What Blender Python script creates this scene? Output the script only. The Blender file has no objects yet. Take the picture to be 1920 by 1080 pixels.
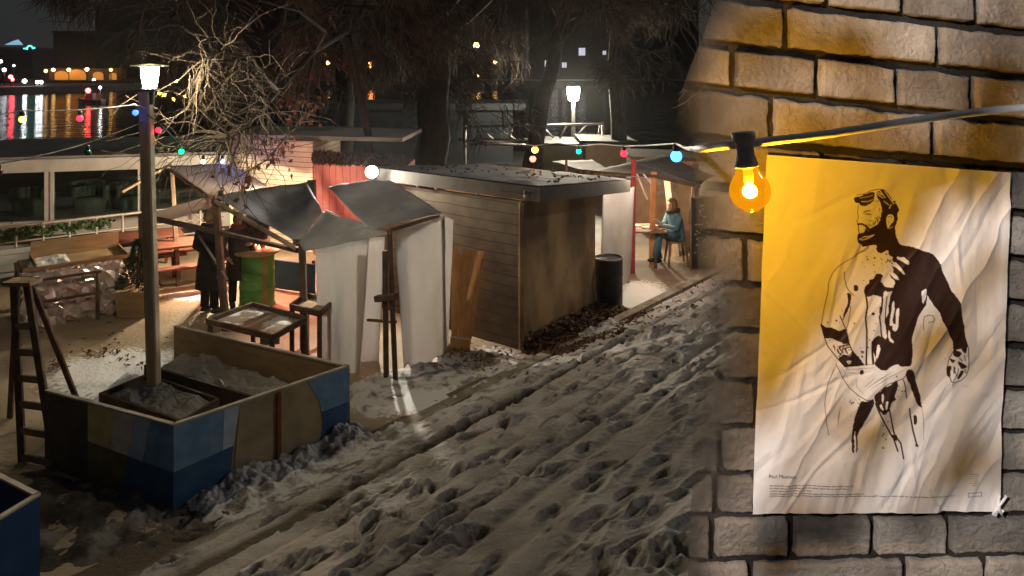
import bpy, bmesh, math, random
import numpy as np
from mathutils import Vector, Matrix, Quaternion
R = random.Random(7)
NR = np.random.RandomState(11)
S = bpy.context.scene
COL = S.collection
PI = math.pi
F = 1387.0      # focal length in 1920-wide pixels
HY = 130.0      # eye level row
CZ = 4.0        # eye height above the market floor

def P(x, y, Y):
    return Vector(((x - 960) / F * Y, Y, CZ - (y - HY) / F * Y))
def G(x, y, z=0.0):
    Y = (CZ - z) * F / (y - HY)
    return Vector(((x - 960) / F * Y, Y, z))
def srgb(r, g, b):
    def c(v):
        v /= 255.0
        return v / 12.92 if v <= .04045 else ((v + .055) / 1.055) ** 2.4
    return (c(r), c(g), c(b))

# ------------------------------------------------------------------ noise
def _h(ix, iy, s):
    v = np.sin(ix * 127.1 + iy * 311.7 + s * 74.7) * 43758.5453
    return v - np.floor(v)
def vn(x, y, s=0):
    x = np.asarray(x, float); y = np.asarray(y, float)
    ix = np.floor(x); iy = np.floor(y); fx = x - ix; fy = y - iy
    fx = fx * fx * fx * (fx * (fx * 6 - 15) + 10); fy = fy * fy * fy * (fy * (fy * 6 - 15) + 10)
    a = _h(ix, iy, s); b = _h(ix + 1, iy, s); c = _h(ix, iy + 1, s); d = _h(ix + 1, iy + 1, s)
    return (a * (1 - fx) + b * fx) * (1 - fy) + (c * (1 - fx) + d * fx) * fy
def fbm(x, y, s=0, o=4, g=.5):
    t = 0; amp = 1; n = 0
    for k in range(o):
        t = t + amp * vn(x * 2 ** k + 17.3 * k, y * 2 ** k - 9.1 * k, s + k); n += amp; amp *= g
    return t / n
def sst(a, b, x):
    t = np.clip((np.asarray(x, float) - a) / (b - a), 0, 1)
    return t * t * (3 - 2 * t)

# ------------------------------------------------------------------ materials
MATS = {}
def mat(name, col, rough=.75, col2=None, scale=6., detail=6., bump=0., bscale=None, metal=0., spec=.35,
        emit=None, es=0., trans=0., stretch=None, alpha=None, lo=.35, hi=.65):
    if name in MATS: return MATS[name]
    m = bpy.data.materials.new(name); m.use_nodes = True
    nt = m.node_tree; N = nt.nodes; L = nt.links
    b = N['Principled BSDF']; out = N['Material Output']
    b.inputs['Base Color'].default_value = (*col, 1)
    b.inputs['Roughness'].default_value = rough
    b.inputs['Metallic'].default_value = metal
    b.inputs['Specular IOR Level'].default_value = spec
    tc = N.new('ShaderNodeTexCoord'); vec = tc.outputs['Object']
    if stretch:
        mp = N.new('ShaderNodeMapping'); mp.inputs['Scale'].default_value = stretch
        L.new(vec, mp.inputs['Vector']); vec = mp.outputs['Vector']
    if col2:
        n = N.new('ShaderNodeTexNoise'); n.inputs['Scale'].default_value = scale; n.inputs['Detail'].default_value = detail
        L.new(vec, n.inputs['Vector'])
        r = N.new('ShaderNodeValToRGB'); r.color_ramp.elements[0].position = lo; r.color_ramp.elements[1].position = hi
        r.color_ramp.elements[0].color = (*col, 1); r.color_ramp.elements[1].color = (*col2, 1)
        L.new(n.outputs['Fac'], r.inputs['Fac']); L.new(r.outputs['Color'], b.inputs['Base Color'])
    if bump:
        n2 = N.new('ShaderNodeTexNoise'); n2.inputs['Scale'].default_value = bscale or scale * 4; n2.inputs['Detail'].default_value = 8
        L.new(vec, n2.inputs['Vector'])
        bp = N.new('ShaderNodeBump'); bp.inputs['Strength'].default_value = min(1, bump); bp.inputs['Distance'].default_value = .02
        L.new(n2.outputs['Fac'], bp.inputs['Height']); L.new(bp.outputs['Normal'], b.inputs['Normal'])
    if emit:
        b.inputs['Emission Color'].default_value = (*emit, 1); b.inputs['Emission Strength'].default_value = es
    if trans:
        tr = N.new('ShaderNodeBsdfTranslucent')
        tr.inputs['Color'].default_value = (*col, 1)
        mx = N.new('ShaderNodeMixShader'); mx.inputs['Fac'].default_value = trans
        L.new(b.outputs['BSDF'], mx.inputs[1]); L.new(tr.outputs['BSDF'], mx.inputs[2]); L.new(mx.outputs['Shader'], out.inputs['Surface'])
    MATS[name] = m
    return m

def glow(name, col, s):
    if name in MATS: return MATS[name]
    m = bpy.data.materials.new(name); m.use_nodes = True
    b = m.node_tree.nodes['Principled BSDF']
    b.inputs['Base Color'].default_value = (*[min(.8, c) for c in col], 1)
    b.inputs['Emission Color'].default_value = (*col, 1); b.inputs['Emission Strength'].default_value = s
    MATS[name] = m
    return m

WOOD = mat('weathered wood', (.16, .11, .07), .8, (.26, .19, .12), 5, stretch=(1, 1, 1), bump=.3)
POSTW = mat('pale post timber', (.42, .33, .21), .75, (.56, .45, .30), 4, stretch=(6, 6, .7), bump=.3, bscale=20)
DARKW = mat('dark timber', (.07, .045, .03), .8, (.13, .085, .055), 6, bump=.3)
ORANGEW = mat('orange lit timber', (.45, .2, .07), .7, (.55, .27, .1), 6, bump=.2)  # orange light on the back stall post painted into the timber colour
PLY = mat('plywood', (.26, .17, .09), .7, (.36, .25, .14), 3, stretch=(1, 1, 4), bump=.15)
PLYO = mat('orange plywood', (.55, .27, .09), .65, (.66, .36, .14), 4, stretch=(5, 5, .8), bump=.15)
SNOW = mat('snow', (.72, .74, .78), .6, (.55, .55, .56), 3, bump=.6, bscale=14, spec=.3)
WHITE = mat('white paint', (.75, .74, .7), .6, (.6, .59, .56), 3, bump=.05)
GREYM = mat('grey metal', (.4, .4, .4), .4, (.3, .29, .28), 6, metal=.8)
BLACK = mat('black plastic', (.02, .02, .022), .5, (.035, .033, .03), 10)
TARP = mat('slate tarpaulin', (.24, .24, .265), .75, (.37, .37, .395), 2.2, detail=10, bump=.7, bscale=7, trans=.12)
SHEET = mat('white plastic sheet', (.68, .67, .65), .5, (.44, .42, .42), 1.8, detail=9, stretch=(1.4, 1.4, .5), bump=.6, bscale=6, trans=.5)
CANOPY = mat('pale canopy cloth', (.68, .62, .58), .7, (.56, .5, .46), 2, bump=.2, bscale=9, trans=.3)

# ------------------------------------------------------------------ mesh builder
class MB:
    def __init__(s): s.v = []; s.f = []; s.m = []; s.sm = []
    def add(s, vs, fs, mi=0, smooth=False):
        o = len(s.v); s.v += [Vector(p) for p in vs]
        for f in fs: s.f.append([o + i for i in f]); s.m.append(mi); s.sm.append(smooth)
        return s
    def ring(s, rings, mi=0, smooth=False, caps=True, closed=True):
        n = len(rings[0]); vs = [p for r in rings for p in r]; fs = []
        for k in range(len(rings) - 1):
            for i in range(n if closed else n - 1):
                j = (i + 1) % n
                fs.append((k * n + i, k * n + j, (k + 1) * n + j, (k + 1) * n + i))
        if caps:
            fs.append(tuple(range(n - 1, -1, -1))); fs.append(tuple((len(rings) - 1) * n + i for i in range(n)))
        return s.add(vs, fs, mi, smooth)
    def beam(s, p, q, w, h=None, up=(0, 0, 1), mi=0, ch=.12):
        p = Vector(p); q = Vector(q); h = h or w; d = (q - p).normalized(); up = Vector(up)
        if abs(d.dot(up)) > .98: up = Vector((1, 0, 0)) if abs(d.x) < .9 else Vector((0, 1, 0))
        a = d.cross(up).normalized(); b = a.cross(d).normalized(); c = min(w, h) * ch
        pts = [(w / 2 - c, h / 2), (w / 2, h / 2 - c), (w / 2, -h / 2 + c), (w / 2 - c, -h / 2), (-w / 2 + c, -h / 2), (-w / 2, -h / 2 + c), (-w / 2, h / 2 - c), (-w / 2 + c, h / 2)]
        return s.ring([[o + a * x + b * y for x, y in pts] for o in (p, q)], mi)
    def tube(s, pts, rad, n=6, mi=0, smooth=True):
        pts = [Vector(p) for p in pts]; rings = []
        if not hasattr(rad, '__len__'): rad = [rad] * len(pts)
        ref = None
        for i, p in enumerate(pts):
            d = (pts[min(i + 1, len(pts) - 1)] - pts[max(i - 1, 0)])
            d = d.normalized() if d.length > 1e-9 else Vector((0, 0, 1))
            if ref is None: ref = d.orthogonal().normalized()
            a = (ref - d * ref.dot(d)); a = a.normalized() if a.length > 1e-6 else d.orthogonal().normalized(); ref = a
            b = d.cross(a)
            rings.append([p + (a * math.cos(2 * PI * k / n) + b * math.sin(2 * PI * k / n)) * rad[i] for k in range(n)])
        return s.ring(rings, mi, smooth)
    def lathe(s, prof, c, n=24, mi=0, smooth=True, axis=None, caps=True, sq=None):
        c = Vector(c); rings = []
        q = Vector((0, 0, 1)).rotation_difference(Vector(axis)) if axis is not None else Quaternion()
        for r, z in prof:
            rings.append([c + q @ Vector((max(r, 1e-4) * math.cos(2 * PI * k / n), max(r, 1e-4) * math.sin(2 * PI * k / n) * (sq or 1), z)) for k in range(n)])
        return s.ring(rings, mi, smooth, caps)
    def patch(s, c, nu, nv, fn=None, mi=0, smooth=True):
        c00, c10, c11, c01 = [Vector(p) for p in c]; vs = []; fs = []
        for j in range(nv + 1):
            for i in range(nu + 1):
                u = i / nu; v = j / nv
                p = c00 * (1 - u) * (1 - v) + c10 * u * (1 - v) + c11 * u * v + c01 * (1 - u) * v
                if fn: p = p + Vector(fn(u, v))
                vs.append(p)
        for j in range(nv):
            for i in range(nu):
                k = j * (nu + 1) + i; fs.append((k, k + 1, k + nu + 2, k + nu + 1))
        return s.add(vs, fs, mi, smooth)
    def prism(s, poly, z0, z1, mi=0):       # vertical prism on plan polygon
        n = len(poly)
        return s.ring([[Vector((p[0], p[1], z0)) for p in poly], [Vector((p[0], p[1], z1)) for p in poly]], mi)
    def hexa(s, b, t, mi=0):                # 4 bottom and 4 top points
        return s.ring([[Vector(p) for p in b], [Vector(p) for p in t]], mi)
    def slab(s, poly, d, mi=0):             # polygon extruded along vector d
        d = Vector(d)
        return s.ring([[Vector(p) for p in poly], [Vector(p) + d for p in poly]], mi)
    def mesh(s, name, mats, off=Vector((0, 0, 0))):
        me = bpy.data.meshes.new(name)
        me.from_pydata([tuple(p - off) for p in s.v], [], s.f)
        for m in (mats if isinstance(mats, (list, tuple)) else [mats]): me.materials.append(m)
        me.polygons.foreach_set('material_index', s.m); me.polygons.foreach_set('use_smooth', s.sm)
        bm = bmesh.new(); bm.from_mesh(me); bmesh.ops.recalc_face_normals(bm, faces=bm.faces); bm.to_mesh(me); bm.free()
        me.update()
        return me

def origin(o):
    l = Vector((0, 0, 0))
    while o: l += o.location; o = o.parent
    return l
def tag(o, label=None, cat=None, group=None, kind=None):
    if label: o['label'] = label
    if cat: o['category'] = cat
    if group: o['group'] = group
    if kind: o['kind'] = kind
    return o
def thing(name, label, cat, loc, group=None):
    o = bpy.data.objects.new(name, None); COL.objects.link(o); o.location = loc; o.empty_display_size = .2
    return tag(o, label, cat, group)
def part(mb, name, mats, parent, label=None, solid=0):
    o = bpy.data.objects.new(name, mb.mesh(name, mats, origin(parent))); COL.objects.link(o); o.parent = parent
    if label: o['label'] = label
    if solid:
        md = o.modifiers.new('Solidify', 'SOLIDIFY'); md.thickness = solid; md.offset = 0
    return o
def single(mb, name, mats, label, cat, loc, group=None, kind=None, solid=0):
    loc = Vector(loc); o = bpy.data.objects.new(name, mb.mesh(name, mats, loc)); COL.objects.link(o); o.location = loc
    if solid:
        md = o.modifiers.new('Solidify', 'SOLIDIFY'); md.thickness = solid; md.offset = 0
    return tag(o, label, cat, group, kind)
def struct(mb, name, mats, kind='structure'):
    o = bpy.data.objects.new(name, mb.mesh(name, mats)); COL.objects.link(o); o['kind'] = kind
    return o
def gridmesh(name, X, Y, Z, m, attrs=None):
    nv, nu = X.shape
    me = bpy.data.meshes.new(name); me.vertices.add(nu * nv)
    me.vertices.foreach_set('co', np.stack([X, Y, Z], -1).reshape(-1).astype(np.float32))
    idx = np.arange(nu * nv).reshape(nv, nu)
    q = np.stack([idx[:-1, :-1], idx[:-1, 1:], idx[1:, 1:], idx[1:, :-1]], -1).reshape(-1, 4)
    me.loops.add(q.size); me.loops.foreach_set('vertex_index', q.reshape(-1).astype(np.int32))
    me.polygons.add(len(q)); me.polygons.foreach_set('loop_start', (np.arange(len(q)) * 4).astype(np.int32))
    me.polygons.foreach_set('use_smooth', np.ones(len(q), bool))
    for k, a in (attrs or {}).items():
        at = me.attributes.new(k, 'FLOAT', 'POINT'); at.data.foreach_set('value', a.reshape(-1).astype(np.float32))
    me.update(calc_edges=True); me.validate(); me.materials.append(m)
    o = bpy.data.objects.new(name, me); COL.objects.link(o)
    return o
def lamp(name, kind, loc, energy, col, **kw):
    l = bpy.data.lights.new(name, kind); l.energy = energy; l.color = col
    for k, v in kw.items(): setattr(l, k, v)
    o = bpy.data.objects.new(name, l); COL.objects.link(o); o.location = loc
    return o

# ------------------------------------------------------------------ world, camera
W = bpy.data.worlds.new('World'); S.world = W; W.use_nodes = True
nt = W.node_tree; bg = nt.nodes['Background']
sky = nt.nodes.new('ShaderNodeTexSky'); sky.sky_type = 'NISHITA'; sky.sun_disc = False
sky.sun_elevation = math.radians(-4); sky.sun_rotation = math.radians(20)
nt.links.new(sky.outputs['Color'], bg.inputs['Color']); bg.inputs['Strength'].default_value = .05
bg2 = nt.nodes.new('ShaderNodeBackground'); bg2.inputs['Color'].default_value = (.0095, .0125, .0148, 1)      # city glow of a night sky
ads = nt.nodes.new('ShaderNodeAddShader'); nt.links.new(bg.outputs[0], ads.inputs[0]); nt.links.new(bg2.outputs[0], ads.inputs[1]); nt.links.new(ads.outputs[0], nt.nodes['World Output'].inputs['Surface'])
cam = bpy.data.cameras.new('camera'); co = bpy.data.objects.new('camera', cam); COL.objects.link(co)
co.location = (0, 0, CZ); co.rotation_euler = (PI / 2, 0, 0)
cam.sensor_width = 36; cam.lens = 36 * F / 1920; cam.shift_y = -(540 - HY) / 1920; cam.clip_end = 2000; cam.clip_start = .05
S.camera = co
S.view_settings.view_transform = 'Standard'; S.view_settings.look = 'None'; S.view_settings.exposure = .6; S.view_settings.gamma = 1
S.cycles.use_denoising = True; S.cycles.max_bounces = 6; S.cycles.transparent_max_bounces = 16
S.cycles.sample_clamp_indirect = 4; S.cycles.caustics_reflective = False; S.cycles.caustics_refractive = False
sun = lamp('moon', 'SUN', (0, 0, 30), .19, (1, .92, .84), angle=math.radians(2))
sun.rotation_euler = Vector((-.82, -.2, -.44)).to_track_quat('-Z', 'Y').to_euler()

U = Vector((.635, .772, 0)); V = Vector((.772, -.635, 0))     # along the quay, and up the slope
def UV(a, b, z=0): return U * a + V * b + Vector((0, 0, z))
FOOT = -6.1

# ------------------------------------------------------------------ ground, slope, water
def ground_mat():
    m = bpy.data.materials.new('market ground'); m.use_nodes = True; nt = m.node_tree; N = nt.nodes; L = nt.links
    b = N['Principled BSDF']; b.inputs['Roughness'].default_value = .6; b.inputs['Specular IOR Level'].default_value = .4
    tc = N.new('ShaderNodeTexCoord')
    n1 = N.new('ShaderNodeTexNoise'); n1.inputs['Scale'].default_value = 1.1; n1.inputs['Detail'].default_value = 9
    n2 = N.new('ShaderNodeTexNoise'); n2.inputs['Scale'].default_value = 16; n2.inputs['Detail'].default_value = 8
    at = N.new('ShaderNodeAttribute'); at.attribute_name = 'snow'
    for n in (n1, n2): L.new(tc.outputs['Object'], n.inputs['Vector'])
    r = N.new('ShaderNodeValToRGB'); e = r.color_ramp.elements
    e[0].position = .3; e[0].color = (.20, .145, .095, 1); e[1].position = .7; e[1].color = (.40, .32, .22, 1)
    L.new(n1.outputs['Fac'], r.inputs['Fac'])
    ma = N.new('ShaderNodeMath'); ma.operation = 'MULTIPLY_ADD'; ma.inputs[1].default_value = .9
    sb = N.new('ShaderNodeMath'); sb.operation = 'SUBTRACT'; sb.inputs[1].default_value = .5
    L.new(n2.outputs['Fac'], sb.inputs[0]); L.new(sb.outputs[0], ma.inputs[0]); L.new(at.outputs['Fac'], ma.inputs[2])
    rs = N.new('ShaderNodeValToRGB'); rs.color_ramp.elements[0].position = .42; rs.color_ramp.elements[1].position = .6
    L.new(ma.outputs[0], rs.inputs['Fac'])
    mx = N.new('ShaderNodeMix'); mx.data_type = 'RGBA'
    L.new(rs.outputs['Color'], mx.inputs['Factor']); L.new(r.outputs['Color'], mx.inputs['A']); mx.inputs['B'].default_value = (.66, .66, .66, 1)
    L.new(mx.outputs['Result'], b.inputs['Base Color'])
    bp = N.new('ShaderNodeBump'); bp.inputs['Strength'].default_value = .5; bp.inputs['Distance'].default_value = .03
    L.new(n2.outputs['Fac'], bp.inputs['Height']); L.new(bp.outputs['Normal'], b.inputs['Normal'])
    return m
GM = ground_mat()
aa = np.concatenate([np.linspace(-40, 0, 12)[:-1], np.arange(0, 22, .07), np.linspace(22, 160, 40)])
bb = np.arange(-16.6, FOOT + .5, .07)
A, B = np.meshgrid(aa, bb)
X = U.x * A + V.x * B; Y = U.y * A + V.y * B
ys = np.maximum(Y, .5); px = X / ys * F + 960; py = HY + CZ * F / ys
def blob(cx, cy, rx, ry): return np.clip(1.25 - np.sqrt(((px - cx) / rx) ** 2 + ((py - cy) / ry) ** 2), 0, 1)
sn = .12 * np.ones_like(px)
for c in ((190, 715, 150, 70), (270, 690, 160, 60), (760, 740, 160, 60), (900, 680, 120, 40), (1130, 560, 110, 40), (1200, 560, 130, 45), (350, 555, 60, 14)):
    sn = np.maximum(sn, blob(*c) * .85)
sn = sn * (.55 + .8 * fbm(X * 1.3, Y * 1.3, 3))
Z = .02 * fbm(X * 2, Y * 2, 5) + .04 * sst(.4, .6, sn) * fbm(X * 5, Y * 5, 8)
gridmesh('ground', X, Y, Z - .02, GM, {'snow': sn})['kind'] = 'structure'

aa = np.concatenate([np.linspace(-12, 1.5, 14)[:-1], np.arange(1.5, 7, .015), np.arange(7, 12, .026), np.arange(12, 26, .1), np.linspace(26, 80, 20)])
bb = np.concatenate([np.arange(FOOT - .3, -.8, .015), np.linspace(-.8, 12, 30)])
A, B = np.meshgrid(aa, bb)
w = fbm(A * .5, B * .5, 1) * .8
SL = .40
Z = SL * np.maximum(B - FOOT, 0)
Z = np.where(B > .2, SL * (.2 - FOOT) + .05 * (B - .2), Z)
per = .36
ph = (B + .12 * (fbm(A * .35, B * .7, 21) - .5) + .03 * (fbm(A * 3, B * 3, 22) - .5)) / per
st = ph - np.floor(ph)
am = sst(FOOT - .05, FOOT + .5, B) * (1 - sst(-.6, .1, B)) * (1 - .5 * sst(-3.6, -2.2, B))
Z = Z + am * (.085 * (np.where(st < .3, st / .3, (1 - st) / .7) - .5) * (.4 + 1.0 * fbm(A * .6, B * .8, 31)))
crum = fbm(A * 7, B * 10, 45, 5, .6)
Z = Z + am * (.05 * (fbm(A * 1.8, B * 3.2, 41) - .5) + .028 * (crum - .5) + .012 * (np.abs(2 * fbm(A * 5, B * 7, 47, 4, .55) - 1) - .3))
Z = Z + am * .010 * (fbm(A * 26, B * 30, 48, 3, .6) - .5)
Z = Z - am * .03 * sum(np.exp(-((B - c0 + .06 * np.sin(A * .7 + c0)) / .045) ** 2) for c0 in (-5.0, -4.62, -3.9, -3.3, -2.95, -2.2))
Z = Z + .03 * (fbm(A * 1.1, B * 1.1, 51) - .5)
for k in range(1500):                                        # footprints
    fa = R.uniform(1.5, 20); fb = R.uniform(FOOT + .25, -.5); ln = R.uniform(.09, .15); wd = R.uniform(.04, .06); th = R.gauss(0, .5); dp = R.uniform(.018, .055) * (1 if fb < -3.4 else .6)
    m_ = np.where((np.abs(aa - fa) < .35))[0]; n_ = np.where((np.abs(bb - fb) < .35))[0]
    if len(m_) < 2 or len(n_) < 2: continue
    sl = np.ix_(n_, m_); da = A[sl] - fa; db = B[sl] - fb
    x1 = da * math.cos(th) + db * math.sin(th); y1 = -da * math.sin(th) + db * math.cos(th)
    r = np.sqrt((x1 / ln) ** 2 + (y1 / wd) ** 2)
    Z[sl] += -dp * (1 - sst(.6, 1.15, r)) + .4 * dp * np.exp(-((r - 1.3) / .22) ** 2)
# a bare rut beside the kerb
Z = Z - .10 * np.exp(-((B - (FOOT + .95)) / .07) ** 2) * sst(4, 6, A) * (1 - sst(11, 12.5, A))
X = U.x * A + V.x * B; Y = U.y * A + V.y * B
def slope_mat():
    m = bpy.data.materials.new('trodden snow'); m.use_nodes = True; nt = m.node_tree; N = nt.nodes; L = nt.links
    b = N['Principled BSDF']; b.inputs['Roughness'].default_value = .65; b.inputs['Specular IOR Level'].default_value = .3
    tc = N.new('ShaderNodeTexCoord')
    n1 = N.new('ShaderNodeTexNoise'); n1.inputs['Scale'].default_value = 2.5; n1.inputs['Detail'].default_value = 10; n1.inputs['Roughness'].default_value = .6
    n2 = N.new('ShaderNodeTexNoise'); n2.inputs['Scale'].default_value = 24; n2.inputs['Detail'].default_value = 9
    at = N.new('ShaderNodeAttribute'); at.attribute_name = 'dirt_and_light'
    for n in (n1, n2): L.new(tc.outputs['Object'], n.inputs['Vector'])
    ad = N.new('ShaderNodeMath'); ad.operation = 'MULTIPLY_ADD'; ad.inputs[1].default_value = .8
    L.new(n1.outputs['Fac'], ad.inputs[0]); L.new(at.outputs['Fac'], ad.inputs[2])
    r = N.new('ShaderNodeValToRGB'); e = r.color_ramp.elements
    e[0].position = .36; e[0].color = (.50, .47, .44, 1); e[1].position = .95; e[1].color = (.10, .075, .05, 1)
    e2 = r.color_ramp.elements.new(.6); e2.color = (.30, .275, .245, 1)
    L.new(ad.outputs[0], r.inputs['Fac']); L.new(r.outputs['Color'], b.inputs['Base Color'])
    bp = N.new('ShaderNodeBump'); bp.inputs['Strength'].default_value = .8; bp.inputs['Distance'].default_value = .03
    L.new(n2.outputs['Fac'], bp.inputs['Height']); L.new(bp.outputs['Normal'], b.inputs['Normal'])
    return m
dirt_and_light = -.36 * sst(7.0, 9.6, A) + .09 * (1 - sst(4, 7.5, A)) + .55 * (1 - sst(FOOT - .1, FOOT + .45, B)) + .5 * np.exp(-((B - (FOOT + .95)) / .09) ** 2) + .25 * (fbm(A * 1.7, B * 3, 61) - .45) + .5 * np.clip(-(Z - SL * np.maximum(B - FOOT, 0)) / .1, 0, 1) * am - .12 * np.clip((Z - SL * np.maximum(B - FOOT, 0)) / .08, 0, 1) * am  # dirt mask; paler far end paints lamplight into the snow colour
gridmesh('snow_slope', X, Y, Z, slope_mat(), {'dirt_and_light': dirt_and_light})['kind'] = 'structure'

def slope_z(p):
    b = p.x * V.x + p.y * V.y
    return max(0, SL * (b - FOOT))

kb = MB()
for k in range(14):
    a0 = 5.2 + k * 1.0
    kb.hexa([UV(a0, FOOT - .12, -.1), UV(a0 + .985, FOOT - .12, -.1), UV(a0 + .985, FOOT + .06, -.1), UV(a0, FOOT + .06, -.1)],
            [UV(a0, FOOT - .11, .075), UV(a0 + .985, FOOT - .11, .075), UV(a0 + .985, FOOT + .05, .075), UV(a0, FOOT + .05, .075)])
struct(kb, 'kerb', mat('kerb stone', (.17, .14, .1), .8, (.3, .26, .2), 5, bump=.4))

wm = bpy.data.materials.new('river water'); wm.use_nodes = True; nt = wm.node_tree; N = nt.nodes; L = nt.links
b = N['Principled BSDF']; b.inputs['Base Color'].default_value = (.006, .008, .01, 1); b.inputs['Roughness'].default_value = .09; b.inputs['Specular IOR Level'].default_value = .6
tc = N.new('ShaderNodeTexCoord'); mp = N.new('ShaderNodeMapping'); mp.inputs['Scale'].default_value = (.16, .42, 1)
nz = N.new('ShaderNodeTexNoise'); nz.inputs['Scale'].default_value = 1.5; nz.inputs['Detail'].default_value = 4
bp = N.new('ShaderNodeBump'); bp.inputs['Strength'].default_value = .8; bp.inputs['Distance'].default_value = .2
L.new(tc.outputs['Object'], mp.inputs['Vector']); L.new(mp.outputs['Vector'], nz.inputs['Vector']); L.new(nz.outputs['Fac'], bp.inputs['Height']); L.new(bp.outputs['Normal'], b.inputs['Normal'])
mb = MB(); mb.add([(-600, -100, -1.2), (600, -100, -1.2), (600, 900, -1.2), (-600, 900, -1.2)], [(0, 1, 2, 3)]); struct(mb, 'water', wm)
mb = MB(); mb.slab([UV(-40, -16.6, -2), UV(160, -16.6, -2), UV(160, -16.6, -.03), UV(-40, -16.6, -.03)], V * .5); struct(mb, 'quay_wall', mat('quay stone', (.12, .11, .1), .8, (.2, .18, .16), 3, bump=.3))
FB = mat('far bank masonry', (.05, .045, .04), .85, (.08, .07, .06), .5, bump=.2, bscale=2)
mb = MB(); mb.prism([(-400, 205), (400, 205), (400, 420), (-400, 420)], -3, .9); struct(mb, 'far_bank', FB)
mb = MB(); mb.prism([(-400, 150), (-108, 150), (-96, 190), (-90, 205.5), (-400, 205.5)], -3, .2); struct(mb, 'far_quay', mat('far quay paving', (.09, .085, .08), .8, (.13, .12, .11), .5))

# ------------------------------------------------------------------ far bank: buildings, lamps, boat
def building(name, label, x0, x1, ytop, Y, col, lit=(), depth=14, roof='flat', wincol=(1, .8, .55)):
    a = P(x0, ytop, Y); b_ = P(x1, ytop, Y)
    t = thing(name, label, 'building', ((a.x + b_.x) / 2, Y, .9))
    m = mat('facade ' + label[:14], col, .9, tuple(c * 1.5 for c in col), .4, bump=.2, bscale=2)
    zt = a.z; mb = MB(); mb.prism([(a.x, Y), (b_.x, Y), (b_.x, Y + depth), (a.x, Y + depth)], .85, zt); part(mb, 'wall', m, t)
    rf = MB()
    if roof == 'gable':
        rf.ring([[(a.x - .5, Y - .4, zt + .01), (a.x - .5, Y + depth, zt + .01), (a.x - .5, Y + depth / 2, zt + 4)], [(b_.x + .5, Y - .4, zt + .01), (b_.x + .5, Y + depth, zt + .01), (b_.x + .5, Y + depth / 2, zt + 4)]])
    else:
        rf.prism([(a.x - .3, Y - .3), (b_.x + .3, Y - .3), (b_.x + .3, Y + depth), (a.x - .3, Y + depth)], zt + .01, zt + .6)
    part(rf, 'roof', mat('far slate roof', (.03, .03, .032), .8, (.05, .05, .05), 1), t)
    for (lx, ly, s, cl) in lit:
        p = P(lx, ly, Y - .12); wl = MB()
        for sx in range(2):
            wl.slab([(p.x + sx * s * .55 - s * .5, p.y, p.z - s * .6), (p.x + sx * s * .55 - s * .02, p.y, p.z - s * .6), (p.x + sx * s * .55 - s * .02, p.y, p.z + s * .6), (p.x + sx * s * .55 - s * .5, p.y, p.z + s * .6)], (0, .05, 0))
        part(wl, 'lit_window', glow('lit window %s' % (cl,), cl, .55), t)
    return t
building('apartment_building', 'dark waterside apartment block with stepped roof behind the red lit boat', 100, 178, 62, 215, (.02, .02, .022))
building('apartment_building', 'dark apartment block on the far bank behind the lantern post', 178, 420, -70, 230, (.022, .018, .016), roof='gable')
building('apartment_building', 'dark apartment block on the far bank above the slatted booth', 425, 680, -90, 222, (.024, .018, .015))
building('apartment_building', 'dark apartment block on the far bank above the flat roofed hut', 690, 985, -60, 236, (.023, .018, .016), roof='gable')
building('apartment_building', 'dark apartment block with white lit windows above the far lantern', 992, 1310, -80, 225, (.022, .018, .017),
         lit=[(1034, 95, 1.2, (.8, .75, .9)), (1026, 119, 1.5, (.9, .85, 1)), (1040, 121, 1.8, (1, .95, 1)), (1058, 122, 1.3, (.8, .75, .9)), (1091, 97, 1.9, (.8, .8, 1)), (1133, 99, 1.0, (.7, .7, .8))])
building('office_building', 'low dark riverside hall under a pale blue lit roof edge', -60, 60, 92, 240, (.014, .015, .017))
mb = MB(); a = P(8, 84, 238); b_ = P(42, 84, 238); mb.slab([a, b_, b_ + Vector((-1.5, 0, 1.7)), a + Vector((3, 0, 1.3))], (0, .4, 0))
single(mb, 'roof_sign', glow('pale blue sign', (.35, .62, .8), .5), 'pale blue glowing panel on the riverside hall roof', 'sign', a)
mb = MB(); c = P(56, 91, 237)
for k in range(9):
    th = PI * k / 8; mb.beam(c + Vector((math.cos(th) * .9, 0, math.sin(th) * .9)), c + Vector((math.cos(PI * (k + 1) / 8) * .9, 0, math.sin(PI * (k + 1) / 8) * .9)), .35)
mb.beam(c + Vector((-2, 0, 0)), c + Vector((-.9, 0, 0)), .4); mb.beam(c + Vector((.9, 0, 0)), c + Vector((1.6, 0, .3)), .4)
single(mb, 'neon_sign', glow('green neon', (.1, .8, .6), 2.0), 'small green neon arch sign above the river', 'sign', c)

ark = thing('arcade_wall', 'low arcaded wall lit orange under a row of street lamps', 'wall', P(150, 150, 212)); mb = MB()
a = P(92, 0, 212).x; b_ = P(236, 0, 212).x; mb.prism([(a, 212), (b_, 212), (b_, 213.5), (a, 213.5)], .85, 4.3); part(mb, 'masonry', mat('arcade stone', (.14, .08, .04), .85, (.2, .12, .06), .8, bump=.3, bscale=3), ark)
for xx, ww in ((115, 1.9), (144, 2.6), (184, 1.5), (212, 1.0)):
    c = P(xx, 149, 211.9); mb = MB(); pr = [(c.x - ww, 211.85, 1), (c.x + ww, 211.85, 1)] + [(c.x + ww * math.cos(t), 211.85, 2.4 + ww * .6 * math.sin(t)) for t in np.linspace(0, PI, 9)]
    mb.slab(pr, (0, .1, 0)); part(mb, 'lit_arch', glow('sodium lit arch', (.8, .34, .06), .30), ark)  # arch faces glow to stand for lamplight falling on the masonry

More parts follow.
